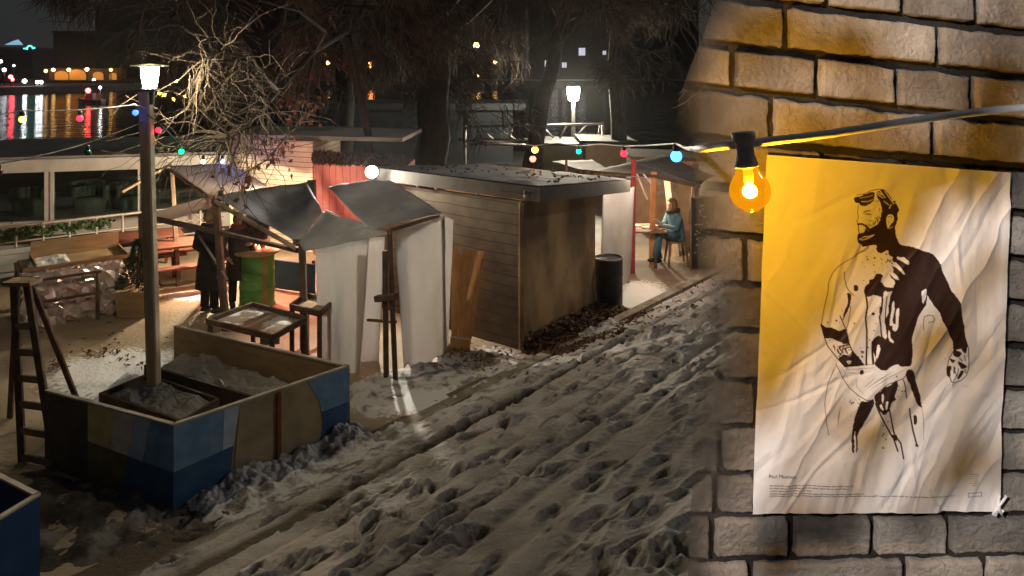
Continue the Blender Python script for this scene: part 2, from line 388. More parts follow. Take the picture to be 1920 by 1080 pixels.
def far_lamp(x, y, Y, col, s, r, label, red=False):
    p = P(x, y, Y); zb = .9 if Y > 200 else .2
    t = thing('traffic_light' if red else 'street_lamp', label, 'traffic light' if red else 'street lamp', (p.x, p.y, zb), None if red else 'street lamps along the far bank')
    m = MB(); m.tube([(p.x, p.y, zb - .02), (p.x, p.y, p.z - r * .8)], .12, 6); m.lathe([(.2, 0), (.2, .3), (.12, .35)], (p.x, p.y, zb - .01), 8); part(m, 'pole', BLACK, t)
    g = MB(); g.lathe([(r * math.sin(a_), -r * math.cos(a_)) for a_ in np.linspace(.05, PI - .05, 9)], p, 12); part(g, 'globe', glow('far glow %s %.0f' % (tuple(round(c, 2) for c in col), s), col, s), t)
    h = MB(); h.lathe([(r * 1.15, 0), (r * .7, r * .25), (.05, r * .35)], p + Vector((0, 0, r * .98)), 10); part(h, 'cap', BLACK, t)
OR = (1, .52, .14); WH = (.95, .97, 1); RD = (1, .05, .06)
for x, y, Y, c, s, r, l in (
    (86, 133, 210, OR, 9, .42, 'orange street lamp left end of the row above the arcade'), (100, 131, 209, OR, 12, .45, 'orange street lamp second in the row above the arcade'),
    (129, 131, 210, OR, 10, .48, 'orange street lamp above the widest lit arch'), (163, 130, 209, OR, 11, .5, 'orange street lamp directly above the red lit boat'),
    (208, 131, 210, OR, 6, .42, 'dim orange street lamp seen through twigs left of the lantern'),
    (8, 131, 175, WH, 8, .42, 'white street lamp above the far quay at the left picture edge'), (1, 115, 195, WH, 5, .45, 'white street lamp highest on the far quay edge'),
    (46, 152, 165, WH, 22, .42, 'bright white lamp low on the far quay beside the traffic lights'), (70, 154, 172, WH, 20, .36, 'white lamp low on the far quay, left of a close pair'),
    (77, 154, 172, WH, 20, .36, 'white lamp low on the far quay, right of a close pair'), (26, 123, 200, WH, 3, .32, 'faint white lamp above the red traffic lights'),
    (615, 118, 212, OR, 9, .55, 'orange street lamp left of the large red glowing lamp'), (633, 135, 208, OR, 7, .45, 'lower orange street lamp left of the large red glowing lamp'),
    (695, 122, 207, (1, .26, .06), 14, .85, 'large red orange glowing lamp above the slatted booth'), (893, 85, 218, OR, 12, .85, 'highest orange lamp between the tree trunks'),
    (928, 117, 213, OR, 8, .6, 'orange lamp right of the highest one between the trunks'), (897, 142, 207, OR, 7, .45, 'orange lamp lowest between the tree trunks'),
    (176, 150, 206, WH, 8, .4, 'white lamp low behind the red lit boat')):
    far_lamp(x, y, Y, c, s, r, l)
far_lamp(20, 144, 168, RD, 25, .42, 'upright red traffic light on the far quay, upper lens', True)
far_lamp(23, 149, 170, RD, 25, .36, 'lower red traffic light on the far quay', True)

Yb = 112.0; cb = P(173, 190, Yb); cb.z = -1.2
bt = thing('river_boat', 'small grey boat on the river with a red light and white mast light', 'boat', cb)
h = MB(); secs = []
for xx, wd, zt in ((-2.1, .15, .9), (-1.2, .75, .72), (.4, .85, .6), (1.5, .8, .62), (1.7, .7, .64)):
    secs.append([cb + Vector((xx, -wd, zt)), cb + Vector((xx, -wd * .6, 0)), cb + Vector((xx, 0, -.2)), cb + Vector((xx, wd * .6, 0)), cb + Vector((xx, wd, zt)), cb + Vector((xx, 0, zt - .15))])
h.ring(secs); part(h, 'hull', mat('boat hull paint', (.75, .77, .78), .5, (.36, .38, .4), 2), bt)
h = MB(); h.hexa([cb + Vector(p) for p in ((-.9, -.5, .55), (.3, -.5, .55), (.3, .5, .55), (-.9, .5, .55))], [cb + Vector(p) for p in ((-.7, -.45, 1.6), (.3, -.45, 1.6), (.3, .45, 1.6), (-.7, .45, 1.6))]); part(h, 'wheelhouse', mat('red lit cabin', (.4, .2, .2), .5, (.5, .3, .3), 2), bt)
h = MB(); h.lathe([(.35 * math.sin(a_), -.35 * math.cos(a_)) for a_ in np.linspace(.05, PI - .05, 9)], cb + Vector((-.45, -.3, 2.0)), 12); part(h, 'red_light', glow('boat red', (1, .06, .05), 16), bt)
h = MB(); h.tube([cb + Vector((1.2, 0, .55)), cb + Vector((1.2, 0, 2.3))], .06, 6); part(h, 'mast', GREYM, bt)
h = MB(); h.lathe([(.18 * math.sin(a_), -.18 * math.cos(a_)) for a_ in np.linspace(.05, PI - .05, 7)], cb + Vector((1.2, 0, 2.45)), 10); part(h, 'mast_light', glow('boat white', (.9, 1, 1), 22), bt)

# dark barge moored across the water
bg_ = thing('moored_barge', 'long dark cabined barge moored behind the slatted booth', 'boat', (P(600, 0, 30).x, 30, -1.2)); h = MB()
a = P(440, 0, 30).x; b_ = P(985, 0, 30).x
h.hexa([(a, 30, -1.4), (b_, 30, -1.4), (b_, 34, -1.4), (a, 34, -1.4)], [(a - .6, 29.7, .2), (b_ + .6, 29.7, .2), (b_ + .6, 34.3, .2), (a - .6, 34.3, .2)]); part(h, 'hull', BLACK, bg_)
h = MB(); h.prism([(a + .5, 30.2), (b_ - .5, 30.2), (b_ - .5, 33.5), (a + .5, 33.5)], .2, 2.35); part(h, 'cabin', mat('barge blue grey', (.006, .008, .011), .7, (.011, .014, .017), 1.5), bg_)
h = MB(); h.prism([(a, 29.8), (b_, 29.8), (b_, 34), (a, 34)], 2.36, 2.62); part(h, 'roof', mat('barge roof', (.012, .015, .018), .7, (.02, .023, .026), 1.5), bg_)
h = MB()
for k in range(18):
    h = MB(); x = a + .8 + k * (b_ - a - 1.6) / 18; h.slab([(x, 30.19, 1.0), (x + .34, 30.19, 1.0), (x + .34, 30.19, 1.9), (x, 30.19, 1.9)], (0, -.02, 0)); part(h, 'window', mat('barge glass', (.01, .014, .018), .1, (.02, .024, .028), 2), bg_)

# ------------------------------------------------------------------ moored restaurant ship on the left
def BF(x, z, d=0):      # point on the ship's front, d metres behind
    dx = (x - 960) / F
    # front line through (x=0,Y=16.3) and (x=430,Y=17.5)
    p0 = P(0, 0, 16.3); p1 = P(430, 0, 17.5); dr = (p1 - p0); dr.z = 0
    t = (p0.x - dx * p0.y) / (dx * dr.y - dr.x); q = p0 + dr * t; n = Vector((-dr.y, dr.x, 0)).normalized()
    q = q + n * d; q.z = z
    return q
ship = thing('restaurant_ship', 'moored restaurant ship with white roof fascia and dark glazed saloon', 'boat', BF(150, -1.2))
def shipbox(x0, x1, z0, z1, d0, d1): return ([BF(x0, z0, d0), BF(x1, z0, d0), BF(x1, z0, d1), BF(x0, z0, d1)], [BF(x0, z1, d0), BF(x1, z1, d0), BF(x1, z1, d1), BF(x0, z1, d1)])
h = MB(); h.hexa(*shipbox(-160, 445, -1.5, .62, 0, 4.6)); part(h, 'hull', mat('ship hull white', (.62, .59, .54), .5, (.5, .47, .43), 2), ship)
h = MB(); h.hexa(*shipbox(-160, 446, .12, .3, -.03, .0)); part(h, 'rubbing_strake', mat('strake dark', (.06, .04, .035), .7, (.09, .06, .05), 3), ship)
h = MB(); h.hexa(*shipbox(-160, 450, 1.72, 2.0, -.12, .1)); part(h, 'fascia', WHITE, ship)
h = MB(); h.hexa(*shipbox(-160, 450, 2.0, 2.06, -.05, 4.7)); part(h, 'roof', mat('ship roof grey', (.3, .29, .27), .8, (.38, .36, .33), 1.2, bump=.2), ship)
h = MB(); h.hexa(*shipbox(-160, 440, .62, 1.72, 4.3, 4.5)); part(h, 'saloon_back_wall', mat('saloon dark', (.03, .035, .03), .7, (.05, .055, .045), 1), ship)
gl = bpy.data.materials.new('saloon glass'); gl.use_nodes = True; N = gl.node_tree.nodes; L = gl.node_tree.links
t1 = N.new('ShaderNodeBsdfTransparent'); t1.inputs['Color'].default_value = (.72, .8, .78, 1); g1 = N.new('ShaderNodeBsdfGlossy'); g1.inputs['Roughness'].default_value = .05; mx = N.new('ShaderNodeMixShader'); mx.inputs['Fac'].default_value = .12
L.new(t1.outputs[0], mx.inputs[1]); L.new(g1.outputs[0], mx.inputs[2]); L.new(mx.outputs[0], N['Material Output'].inputs['Surface'])
for x0, x1 in ((-150, 82), (101, 258), (262, 430)):
    h = MB(); h.hexa(*shipbox(x0, x1, .64, 1.71, .02, .03)); part(h, 'window_pane', gl, ship)
for x0, x1 in ((83, 90), (94, 100), (258.5, 262), (430.5, 438)):
    h = MB(); h.hexa(*shipbox(x0, x1, .62, 1.72, .0, .1)); part(h, 'mullion', WHITE, ship)
cm = mat('pale cushion', (.24, .25, .225), .8, (.18, .19, .17), 3)
for (x, d, l) in ((25, .9, 'pale cushioned tub chair nearest the left edge in the ship saloon'), (150, .8, 'pale tub chair just right of the ship window mullion'), (208, 1.3, 'dim pale tub chair behind its neighbour in the ship saloon'), (236, .8, 'pale tub chair beside the lantern post in the ship saloon'), (118, 1.8, 'pale tub chair deep inside the ship saloon')):
    c = BF(x, .6, d); t = thing('tub_chair', l, 'chair', c, 'tub chairs in the ship saloon')
    h = MB(); h.lathe([(.3, .02), (.34, .3), (.3, .38)], c, 16); part(h, 'seat', cm, t)
    h = MB()
    for k in range(9):
        th = PI * k / 8 + .2; q = c + Vector((math.cos(th) * .33, math.sin(th) * .33, 0)); h.beam(q + Vector((0, 0, .3)), q + Vector((0, 0, .62)), .13, .09)
    part(h, 'backrest', cm, t)

# quay railing with garland
RQ = [G(x, y, 1.0) for x, y in ((-40, 432), (30, 424), (130, 413), (230, 402), (330, 391), (420, 381))]
rl = thing('railing', 'galvanised quay railing with an ivy garland in front of the ship', 'railing', (RQ[2].x, RQ[2].y, 0)); GAL = mat('galvanised rail', (.48, .45, .4), .5, (.38, .36, .32), 4, metal=.3)
for dz, r in ((0, .03), (-.3, .018), (-.58, .018), (-.86, .018)):
    h = MB(); h.tube([p + Vector((0, 0, dz)) for p in RQ], r, 8); part(h, 'rail', GAL, rl)
for i in range(len(RQ) - 1):
    for t in (0, .5):
        p = RQ[i].lerp(RQ[i + 1], t); h = MB(); h.tube([p, Vector((p.x, p.y, -.02))], .026, 8); part(h, 'rail_post', GAL, rl)
IVY = mat('garland green', (.02, .05, .015), .6, (.05, .10, .03), 30)
h = MB()
for k in range(900):
    t = R.uniform(0, 2.75); i = int(t); p = RQ[i].lerp(RQ[i + 1], t - i) + Vector((R.gauss(0, .04), R.gauss(0, .04), -.08 - .09 * abs(math.sin(t * 7)) + R.gauss(0, .045)))
    a = Vector((R.gauss(0, 1), R.gauss(0, 1), R.gauss(0, 1))).normalized() * R.uniform(.03, .06); b_ = a.orthogonal().normalized() * R.uniform(.02, .035)
    h.add([p - a, p + b_, p + a, p - b_], [(0, 1, 2, 3)])
single(h, 'ivy_garland', IVY, 'green leafy garland wound along the quay railing', 'garland', RQ[1])

# ------------------------------------------------------------------ lantern post
LP0 = P(290, 742, 8.0); LP1 = P(273, 172, 8.0)
lp = thing('lantern_post', 'pale square timber post carrying a glowing flat hatted lantern', 'street lamp', LP0)
h = MB(); h.beam(LP0 - Vector((0, 0, .15)), LP1, .118, .118, (0, 1, 0)); part(h, 'post', POSTW, lp)
lc = P(281, 144, 8.0)
h = MB(); h.lathe([(.045, -.30), (.05, -.16), (.095, -.13), (.1, -.125)], lc, 16); part(h, 'lantern_base', BLACK, lp)
h = MB(); h.lathe([(.062, -.124), (.085, 0), (.09, .105)], lc, 20); part(h, 'lantern_glass', glow('lantern glow', (1, .82, .53), 430), lp)
h = MB(); h.lathe([(.02, .108), (.19, .112), (.19, .124), (.04, .136), (.01, .14)], lc, 28); part(h, 'lantern_hat', mat('lantern hat', (.7, .68, .6), .5, (.62, .6, .54), 4, trans=.5), lp)

# ------------------------------------------------------------------ planter enclosure
zt = .75
A_ = G(85, 735, zt); B_ = G(325, 800, zt); C_ = G(655, 688, zt); D_ = G(330, 612, zt)
def flat(p, z): return Vector((p.x, p.y, z))
pl = thing('planter_enclosure', 'large plywood planter surround painted yellow, white and blue outside', 'planter', flat((B_ + C_) / 2, 0))
PAINT = [mat('paint dark base', (.075, .055, .035), .8, (.11, .085, .06), 5), mat('paint yellow', (.66, .55, .22), .6, (.5, .41, .18), 7, detail=10, bump=.15), mat('paint cream', (.72, .62, .52), .6, (.56, .48, .4), 7, detail=10),
         mat('paint blue', (.10, .22, .39), .55, (.17, .30, .46), 7, detail=10, bump=.15), mat('paint pale blue', (.42, .52, .64), .6, (.32, .42, .54), 7, detail=10), mat('paint beige', (.36, .29, .17), .65, (.24, .2, .12), 5, detail=10, bump=.15), mat('paint deep blue', (.02, .08, .2), .55, (.045, .11, .22), 6, detail=10), mat('paint olive', (.2, .15, .06), .65, (.13, .1, .05), 6, detail=10)]
def panel(p, q, z0, z1, name, cells, parent, th=.03, out=None, m0=PLY, rim=True):
    d = (q - p); d.z = 0; n = Vector((d.y, -d.x, 0)).normalized()
    if out is not None and n.dot(out) < 0: n = -n
    h = MB(); h.hexa([flat(p, z0), flat(q, z0), flat(q - n * th, z0), flat(p - n * th, z0)], [flat(p, z1), flat(q, z1), flat(q - n * th, z1), flat(p - n * th, z1)])
    o = part(h, name, m0, parent)
    if cells:
        h = MB(); used = []
        for poly, mi in cells:
            h.slab([flat(p, z0) + d * s + Vector((0, 0, (z1 - z0) * t)) + n * .003 for s, t in poly], n * .004, mi)
        part(h, 'paint', PAINT, o)
    if rim:
        h = MB(); h.beam(flat(p, z1 + .012) - n * th / 2, flat(q, z1 + .012) - n * th / 2, th + .014, .02); part(h, 'edge_strip', mat('pale edge', (.4, .34, .26), .8, (.5, .46, .4), 8), o)
    return n
out_f = Vector((0, -1, 0))
panel(A_, B_, 0, zt, 'front_panel', [
    ([(0, 0), (.36, 0), (.36, 1), (0, 1)], 0), ([(.36, .52), (.53, .5), (.57, 1), (.36, 1)], 1), ([(.533, .5), (.67, .485), (.72, 1), (.573, 1)], 2), ([(.36, 0), (.62, 0), (.668, .475), (.36, .512)], 7),
    ([(.673, .485), (.78, .47), (.84, 1), (.723, 1)], 4), ([(.783, .47), (1, .45), (1, 1), (.843, 1)], 3), ([(.623, 0), (1, 0), (1, .442), (.671, .477)], 6)], pl, out=out_f)
panel(B_, C_, 0, zt, 'side_panel', [
    ([(0, .45), (.24, .49), (.25, 1), (0, 1)], 3), ([(.243, .49), (.3, .5), (.335, 1), (.253, 1)], 4), ([(0, 0), (.28, 0), (.3, .492), (0, .442)], 6),
    ([(.303, .2), (.32, 0), (.52, 0), (.52, 1), (.338, 1)], 5), ([(.555, 0), (.8, 0), (.82, .35), (.79, .7), (.72, 1), (.555, 1)], 5),
    ([(.805, 0), (1, 0), (1, .5), (.815, .5), (.825, .35)], 6), ([(.815, .505), (1, .505), (1, 1), (.725, 1), (.795, .7)], 3)], pl, out=Vector((1, -1, 0)))
panel(D_, C_, 0, zt, 'back_panel', None, pl, out=Vector((1, 1, 0)))
nrm = Vector((C_ - B_)); pm = B_.lerp(C_, .55); nn = Vector((nrm.y, -nrm.x, 0)).normalized()
h = MB(); h.beam(flat(pm, 0) + nn * .016, flat(pm, .74) + nn * .016, .045, .03, nn); part(h, 'batten', mat('red brown batten', (.16, .045, .025), .7, (.2, .07, .04), 6), pl)

def mound(name, c, z0, amp, n=44, seed=0, m=SNOW, rough=7, label=None, kind='stuff', lump=0):
    u = np.linspace(0, 1, n); Uu, Vv = np.meshgrid(u, u); c = [Vector(p) for p in c]
    Xx = c[0].x * (1 - Uu) * (1 - Vv) + c[1].x * Uu * (1 - Vv) + c[2].x * Uu * Vv + c[3].x * (1 - Uu) * Vv
    Yy = c[0].y * (1 - Uu) * (1 - Vv) + c[1].y * Uu * (1 - Vv) + c[2].y * Uu * Vv + c[3].y * (1 - Uu) * Vv
    e = np.clip(np.minimum(np.minimum(Uu, 1 - Uu), np.minimum(Vv, 1 - Vv)) * 8, 0, 1)
    Zz = z0 + amp * (fbm(Xx * rough, Yy * rough, seed, 5, .6) - .1) * (.3 + .7 * e) + lump * e * np.maximum(0, fbm(Xx * 3, Yy * 3, seed + 9) - .5)
    o = gridmesh(name, Xx, Yy, Zz, m); o['kind'] = kind
    return o
# inner box around the post
zi = .6; I0 = G(185, 737, zi); I1 = G(340, 790, zi); I2 = G(412, 746, zi); I3 = G(275, 700, zi)
ib = thing('planter_box', 'dark snow filled planter box around the lantern post', 'planter', flat(I1, 0))
for a, b_ in ((I0, I1), (I1, I2), (I2, I3), (I3, I0)):
    panel(a, b_, .02, zi, 'board', None, ib, out=(a + b_) / 2 - (I0 + I2) / 2, m0=DARKW, rim=False)
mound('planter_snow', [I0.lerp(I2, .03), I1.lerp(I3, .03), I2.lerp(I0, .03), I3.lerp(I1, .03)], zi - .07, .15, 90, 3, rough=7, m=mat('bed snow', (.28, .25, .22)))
J0 = G(270, 684, zi); J1 = G(500, 752, zi)
t = thing('planter_divider', 'dark timber board dividing the snowy bed inside the plywood surround', 'board', flat(J0, 0)); panel(J0, J1, .02, zi, 'board', None, t, out=out_f, m0=DARKW, rim=False)
mound('bed_snow', [J0 + Vector((.02, .05, 0)), J1 + Vector((.1, .1, 0)), C_ + Vector((-.2, -.02, 0)), D_ + Vector((.1, -.05, 0))], zi - .19, .22, 90, 13, rough=4.5, lump=.25, m=mat('bed snow', (.36, .33, .3), .7, (.74, .74, .75), 5, detail=10, bump=.6, bscale=20, lo=.38, hi=.55))
mound('enclosure_snow', [A_ + Vector((.06, .06, 0)), B_ + Vector((-.03, .1, 0)), J1.lerp(J0, .2), D_ + Vector((-.45, -.3, 0))], .3, .15, 60, 17, rough=3)

# lumps of snow banked against the planter
def clumps(name, centre_fn, n, r0, r1, seed, m=SNOW):
    rr = random.Random(seed); h = MB(); base = []
    ico = bmesh.new(); bmesh.ops.create_icosphere(ico, subdivisions=2, radius=1); iv = [v.co.copy() for v in ico.verts]; fi = [[v.index for v in f.verts] for f in ico.faces]; ico.free()
    for k in range(n):
        c = centre_fn(rr); r = rr.uniform(r0, r1) * (1 if rr.random() < .8 else 1.5); sx, sy, sz = rr.uniform(.7, 1.4), rr.uniform(.7, 1.4), rr.uniform(.5, .9); q = rr.uniform(0, 6)
        vs = []
        for p in iv:
            d = 1 + .5 * (float(fbm(np.array([p.x * 1.7 + k]), np.array([p.y * 1.7 + p.z * 1.3]), seed, 3)[0]) - .5)
            x, y = p.x * sx, p.y * sy
            vs.append(c + Vector((x * math.cos(q) - y * math.sin(q), x * math.sin(q) + y * math.cos(q), p.z * sz)) * r * d)
        h.add(vs, fi, 0, True)
    o = struct(h, name, m, 'stuff'); return o
GSNOW = mat('greyed snow', (.17, .15, .13), .8, (.56, .55, .54), 6.5, detail=10, bump=.8, bscale=26, lo=.36, hi=.52)
def bankfield(name, p, q, out, width, hgt, seed, nu=170, nv=60, freq=5.):
    u = np.linspace(0, 1, nu); v = np.linspace(0, 1, nv); Uu, Vv = np.meshgrid(u, v)
    Xx = p.x + (q.x - p.x) * Uu + out.x * width * Vv; Yy = p.y + (q.y - p.y) * Uu + out.y * width * Vv
    base = SL * np.maximum(Xx * V.x + Yy * V.y - FOOT, 0)
    n1 = fbm(Xx * freq, Yy * freq, seed, 5, .55); n2 = 1 - np.abs(2 * fbm(Xx * freq * 1.7, Yy * freq * 1.7, seed + 5, 4, .6) - 1)
    env = np.clip(1 - Vv, 0, 1) ** .8 * (.35 + .9 * fbm(Uu * 6, Vv * 0, seed + 3)) * np.clip(np.minimum(Uu, 1 - Uu) * 12, 0, 1)
    Zz = base + hgt * (env * (.2 + .9 * n1 * (.55 + .45 * n2)) * 1.35 - .12)
    o = gridmesh(name, Xx, Yy, Zz, GSNOW); o['kind'] = 'stuff'; return o
bankfield('snow_bank', flat(B_.lerp(C_, .04), 0) + nn * .03, flat(B_.lerp(C_, 1.12), 0) + nn * .03, nn, .75, .25, 5, freq=8.)
mound('snow_lumps', [G(-60, 1100), G(520, 1000), G(390, 900), G(40, 880)], -.06, .2, 150, 33, rough=4.5, m=mat('dirty shaded snow', (.045, .038, .03), .8, (.2, .185, .17), 2.5, bump=.6, bscale=20, lo=.45, hi=.7))  # near black tone paints the planter's shadow into the dirty snow
bankfield('kerb_snow', UV(4.6, FOOT - .1), UV(10.4, FOOT - .1), V, .5, .12, 45, 200, 40, 7.)
bankfield('stall_snow', G(640, 740), G(850, 664), Vector((.5, -.85, 0)), .9, .10, 55, 120, 50, 5.)

# blue planter at the picture's lower left corner
K0 = G(75, 930, zt); K1 = G(-60, 862, zt); K2 = G(-90, 1030, zt); K3 = K1 + K2 - K0
kp = thing('planter_box', 'deep blue planter corner with a snowy rim at lower left', 'planter', flat(K0, 0))
DB = mat('navy board', (.010, .045, .13), .6, (.016, .06, .17), 5)
INN = mat('brown inner board', (.2, .09, .03), .8, (.28, .13, .05), 5)
cc = (K1 + K2) / 2
for a, b_ in ((K2, K0), (K0, K1), (K1, K3), (K3, K2)):
    panel(a, b_, 0, zt, 'board', None, kp, out=(a + b_) / 2 - cc, m0=DB)
mb = MB(); mb.prism([flat(K0.lerp(K3, .03), 0), flat(K1.lerp(K2, .03), 0), flat(K3.lerp(K0, .03), 0), flat(K2.lerp(K1, .03), 0)], .05, .48); part(mb, 'soil', INN, kp)

# step ladder
fa = G(104, 880); fb = G(42, 866); ta = P(50, 528, 7.75); tb = P(26, 532, 7.75)
ld = thing('step_ladder', 'dark wooden A frame step ladder standing by the planter', 'ladder', flat((fa + fb) / 2, 0))
for a, b_ in ((fa, ta), (fb, tb)):
    h = MB(); h.beam(a, b_, .075, .04, (0, 1, 0)); part(h, 'stile', DARKW, ld)
for k in range(6):
    s = .03 + k * .145; h = MB(); h.beam(fa.lerp(ta, s), fb.lerp(tb, s), .035, .07, (0, 0, 1)); part(h, 'rung', WOOD, ld)
ra = Vector((ta.x + .05, ta.y + .9, 0)); rb_ = Vector((tb.x - .55, tb.y + .75, 0))
for a, b_ in ((ra, ta), (rb_, tb)):
    h = MB(); h.beam(a, b_ + Vector((0, .06, -.02)), .06, .035, (0, 1, 0)); part(h, 'rear_leg', DARKW, ld)
h = MB(); h.hexa(*[[Vector((x, y, z)) for x, y in ((tb.x - .08, tb.y - .07), (ta.x + .08, ta.y - .07), (ta.x + .08, ta.y + .14), (tb.x - .08, tb.y + .14))] for z in (tb.z - .01, tb.z + .03)]); part(h, 'top_step', WOOD, ld)

# ------------------------------------------------------------------ foil wrapped table, frame, crate
f0 = G(38, 617); f1 = G(232, 582); du = (f1 - f0).normalized(); dn = Vector((-du.y, du.x, 0)); Lf = (f1 - f0).length
FOIL = mat('crumpled silver foil', (.92, .80, .78), .24, (.86, .70, .68), 6, metal=.7)  # pink tint of the red lights painted into the silver colour
ft = thing('foil_wrapped_table', 'market table wrapped in crumpled silver foil', 'table', flat((f0 + f1) / 2, 0))
def crumple(seed, k=.10):
    rr = random.Random(seed)
    def fn(u, v):
        w = .25 + .75 * min(1, v * 3)
        return (dn * (rr.uniform(-1, .25) * k * .55) + du * rr.uniform(-1, 1) * k * .22 + Vector((0, 0, rr.uniform(-1, 1) * k * .2))) * w
    return fn
h = MB(); h.patch([f0 + Vector((0, 0, .80)), f1 + Vector((0, 0, .80)), f1 + Vector((0, 0, .0)) + du * .1 - dn * .02, f0 - dn * .02], 20, 11, crumple(3, .24), smooth=False)
e1 = f1 + dn * .95
h.patch([f1 + Vector((0, 0, .80)), e1 + Vector((0, 0, .80)), e1 + du * .25, f1 + du * .2], 10, 11, crumple(9, .26), smooth=False)
h.patch([f0 + Vector((0, 0, .80)), f1 + Vector((0, 0, .80)), f1 + dn * .2 + Vector((0, 0, .815)), f0 + dn * .2 + Vector((0, 0, .815))], 44, 4, crumple(5, .05), smooth=False)
part(h, 'foil', FOIL, ft)
h = MB(); h.hexa([p + Vector((0, 0, .75)) for p in (f0 + dn * .05, f1 + dn * .05, f1 + dn * 1.2, f0 + dn * 1.2)], [p + Vector((0, 0, .79)) for p in (f0 + dn * .05, f1 + dn * .05, f1 + dn * 1.2, f0 + dn * 1.2)]); part(h, 'tabletop', PLY, ft)
for p in (f0 + dn * .15 + du * .1, f1 + dn * .15 - du * .1, f1 + dn * 1.1 - du * .1, f0 + dn * 1.1 + du * .1):
    h = MB(); h.beam(p, p + Vector((0, 0, .75)), .06); part(h, 'leg', DARKW, ft)
tf = thing('display_rack', 'open dark timber frame standing in front of the foil', 'rack', flat(f0, 0))
q0 = f0 + du * .14 - dn * .22; q1 = f0 + du * 1.02 - dn * .22
for p in (q0, q1):
    h = MB(); h.beam(p, p + Vector((0, 0, .74)), .045); part(h, 'upright', DARKW, tf)
for z in (.76, .42):
    h = MB(); h.beam(q0 - du * .05 + Vector((0, 0, z)), q1 + du * .05 + Vector((0, 0, z)), .045, .04); part(h, 'rail', DARKW, tf)
ct = thing('wooden_crate', 'open plywood tray crate with snow inside on the foil table', 'crate', f0 + dn * .6 + Vector((0, 0, .8)))
c0 = f0 + dn * .28 + du * .05 + Vector((0, 0, .8)); c1 = f1 + dn * .28 + du * .12 + Vector((0, 0, .8)); c2 = c1 + dn * .85; c3 = c0 + dn * .85
def bd(a, b_, hh, m=PLY):
    h = MB(); h.beam(a + Vector((0, 0, hh / 2)), b_ + Vector((0, 0, hh / 2)), .025, hh, (0, 0, 1)); part(h, 'side_board', m, ct)
bd(c0, c1, .06); bd(c1, c2, .08); bd(c2, c3.lerp(c2, .12), .30); bd(c3.lerp(c2, .12), c0.lerp(c1, .12), .10)
h = MB(); h.hexa([c0, c1, c2, c3], [p + Vector((0, 0, .02)) for p in (c0, c1, c2, c3)]); part(h, 'base_board', PLY, ct)
mound('crate_snow', [c0 + du * .05, c0.lerp(c1, .45), c3.lerp(c2, .45) - dn * .05, c3 + du * .2 - dn * .05], .83, .06, 30, 23, rough=4)
sb = single(MB().hexa([c3 - du * .5 + Vector((0, 0, -.02)), c3 + du * .55 + Vector((0, 0, -.02)), c3 + du * .5 + dn * .5 + Vector((0, 0, -.02)), c3 - du * .5 + dn * .5 + Vector((0, 0, -.02))],
    [c3 - du * .5 + Vector((0, 0, .12)), c3 + du * .55 + Vector((0, 0, .12)), c3 + du * .5 + dn * .5 + Vector((0, 0, .12)), c3 - du * .5 + dn * .5 + Vector((0, 0, .12))]), 'storage_box', WHITE, 'low pale box behind the open crate near the railing', 'box', c3)

# conifer in wooden box
cb_ = G(258, 588); cx = thing('potted_conifer', 'small dark conifer in a square wooden tub beside the lantern post', 'plant', cb_)
h = MB(); h.hexa([cb_ + Vector(p) for p in ((-.22, -.22, 0), (.22, -.22, 0), (.22, .22, 0), (-.22, .22, 0))], [cb_ + Vector(p) for p in ((-.25, -.25, .42), (.25, -.25, .42), (.25, .25, .42), (-.25, .25, .42))]); part(h, 'tub', PLY, cx)
h = MB(); h.tube([cb_ + Vector((0, 0, .4)), cb_ + Vector((.02, 0, 1.15))], [.03, .01], 6); part(h, 'trunk', DARKW, cx)
h = MB()
for k in range(1500):
    z = R.random() ** 1.3 * .8; r = .34 * (1 - z / .86) * math.sqrt(R.random()); th = R.uniform(0, 2 * PI)
    p = cb_ + Vector((r * math.cos(th), r * math.sin(th), .42 + z)); a = Vector((math.cos(th), math.sin(th), R.uniform(-.7, .3))).normalized() * R.uniform(.03, .075); b_ = a.orthogonal().normalized() * .012
    h.add([p - a * .3, p + b_, p + a, p - b_], [(0, 1, 2, 3)])
part(h, 'foliage', mat('conifer needles', (.015, .035, .018), .7, (.03, .06, .03), 20), cx)

# ------------------------------------------------------------------ front market stall
P1 = G(424, 618); P2 = G(742, 720); P3 = G(574, 668); P4 = G(832, 658); P5 = P1 + U * 1.5
def up(p, z): return Vector((p.x, p.y, z))
T1 = P(404, 372, P1.y); T2 = P(730, 432, P2.y); T3 = P(566, 458, P3.y); T4 = P(822, 405, P4.y)
TR_ = P(586, 341, 12.0); TR2 = P(728, 336, 11.45)
st = thing('market_stall', 'front market stall with slate tarpaulin roof and hanging white sheets', 'market stall', (P1 + P2) / 2)
def sag(n, amp, seed, k=3., wv=.045):
    def fn(u, v):
        return n * (amp * math.sin(PI * u) * math.sin(PI * v) + wv * (float(fbm(np.array([u * k + seed]), np.array([v * k * 1.3]), seed, 3)[0]) - .5) + .004 * math.sin(u * 23 + v * 5))
    return fn
dwn = Vector((0, 0, -1))
T3b = P(560, 462, P3.y - .05)
h = MB(); h.patch([T1 + Vector((0, -.04, .05)), P(576, 342, 11.9), P(606, 398, 10.9), T3b + Vector((0, 0, .04))], 26, 20, sag(dwn, .10, 2)); h.patch([P(606, 398, 10.9), P(652, 409, 10.45), P(712, 426, 9.85), T3b + Vector((0, 0, .04))], 16, 14, sag(dwn, .03, 3)); part(h, 'roof_tarp', TARP, st, 'slate tarpaulin on the left slope', solid=.006)
h = MB(); h.patch([P(614, 349, 11.6), TR2, T4 + Vector((.05, 0, .05)), P(692, 431, 9.85)], 24, 18, sag(dwn, .05, 6)); part(h, 'roof_tarp', TARP, st, 'slate tarpaulin on the right slope', solid=.006)
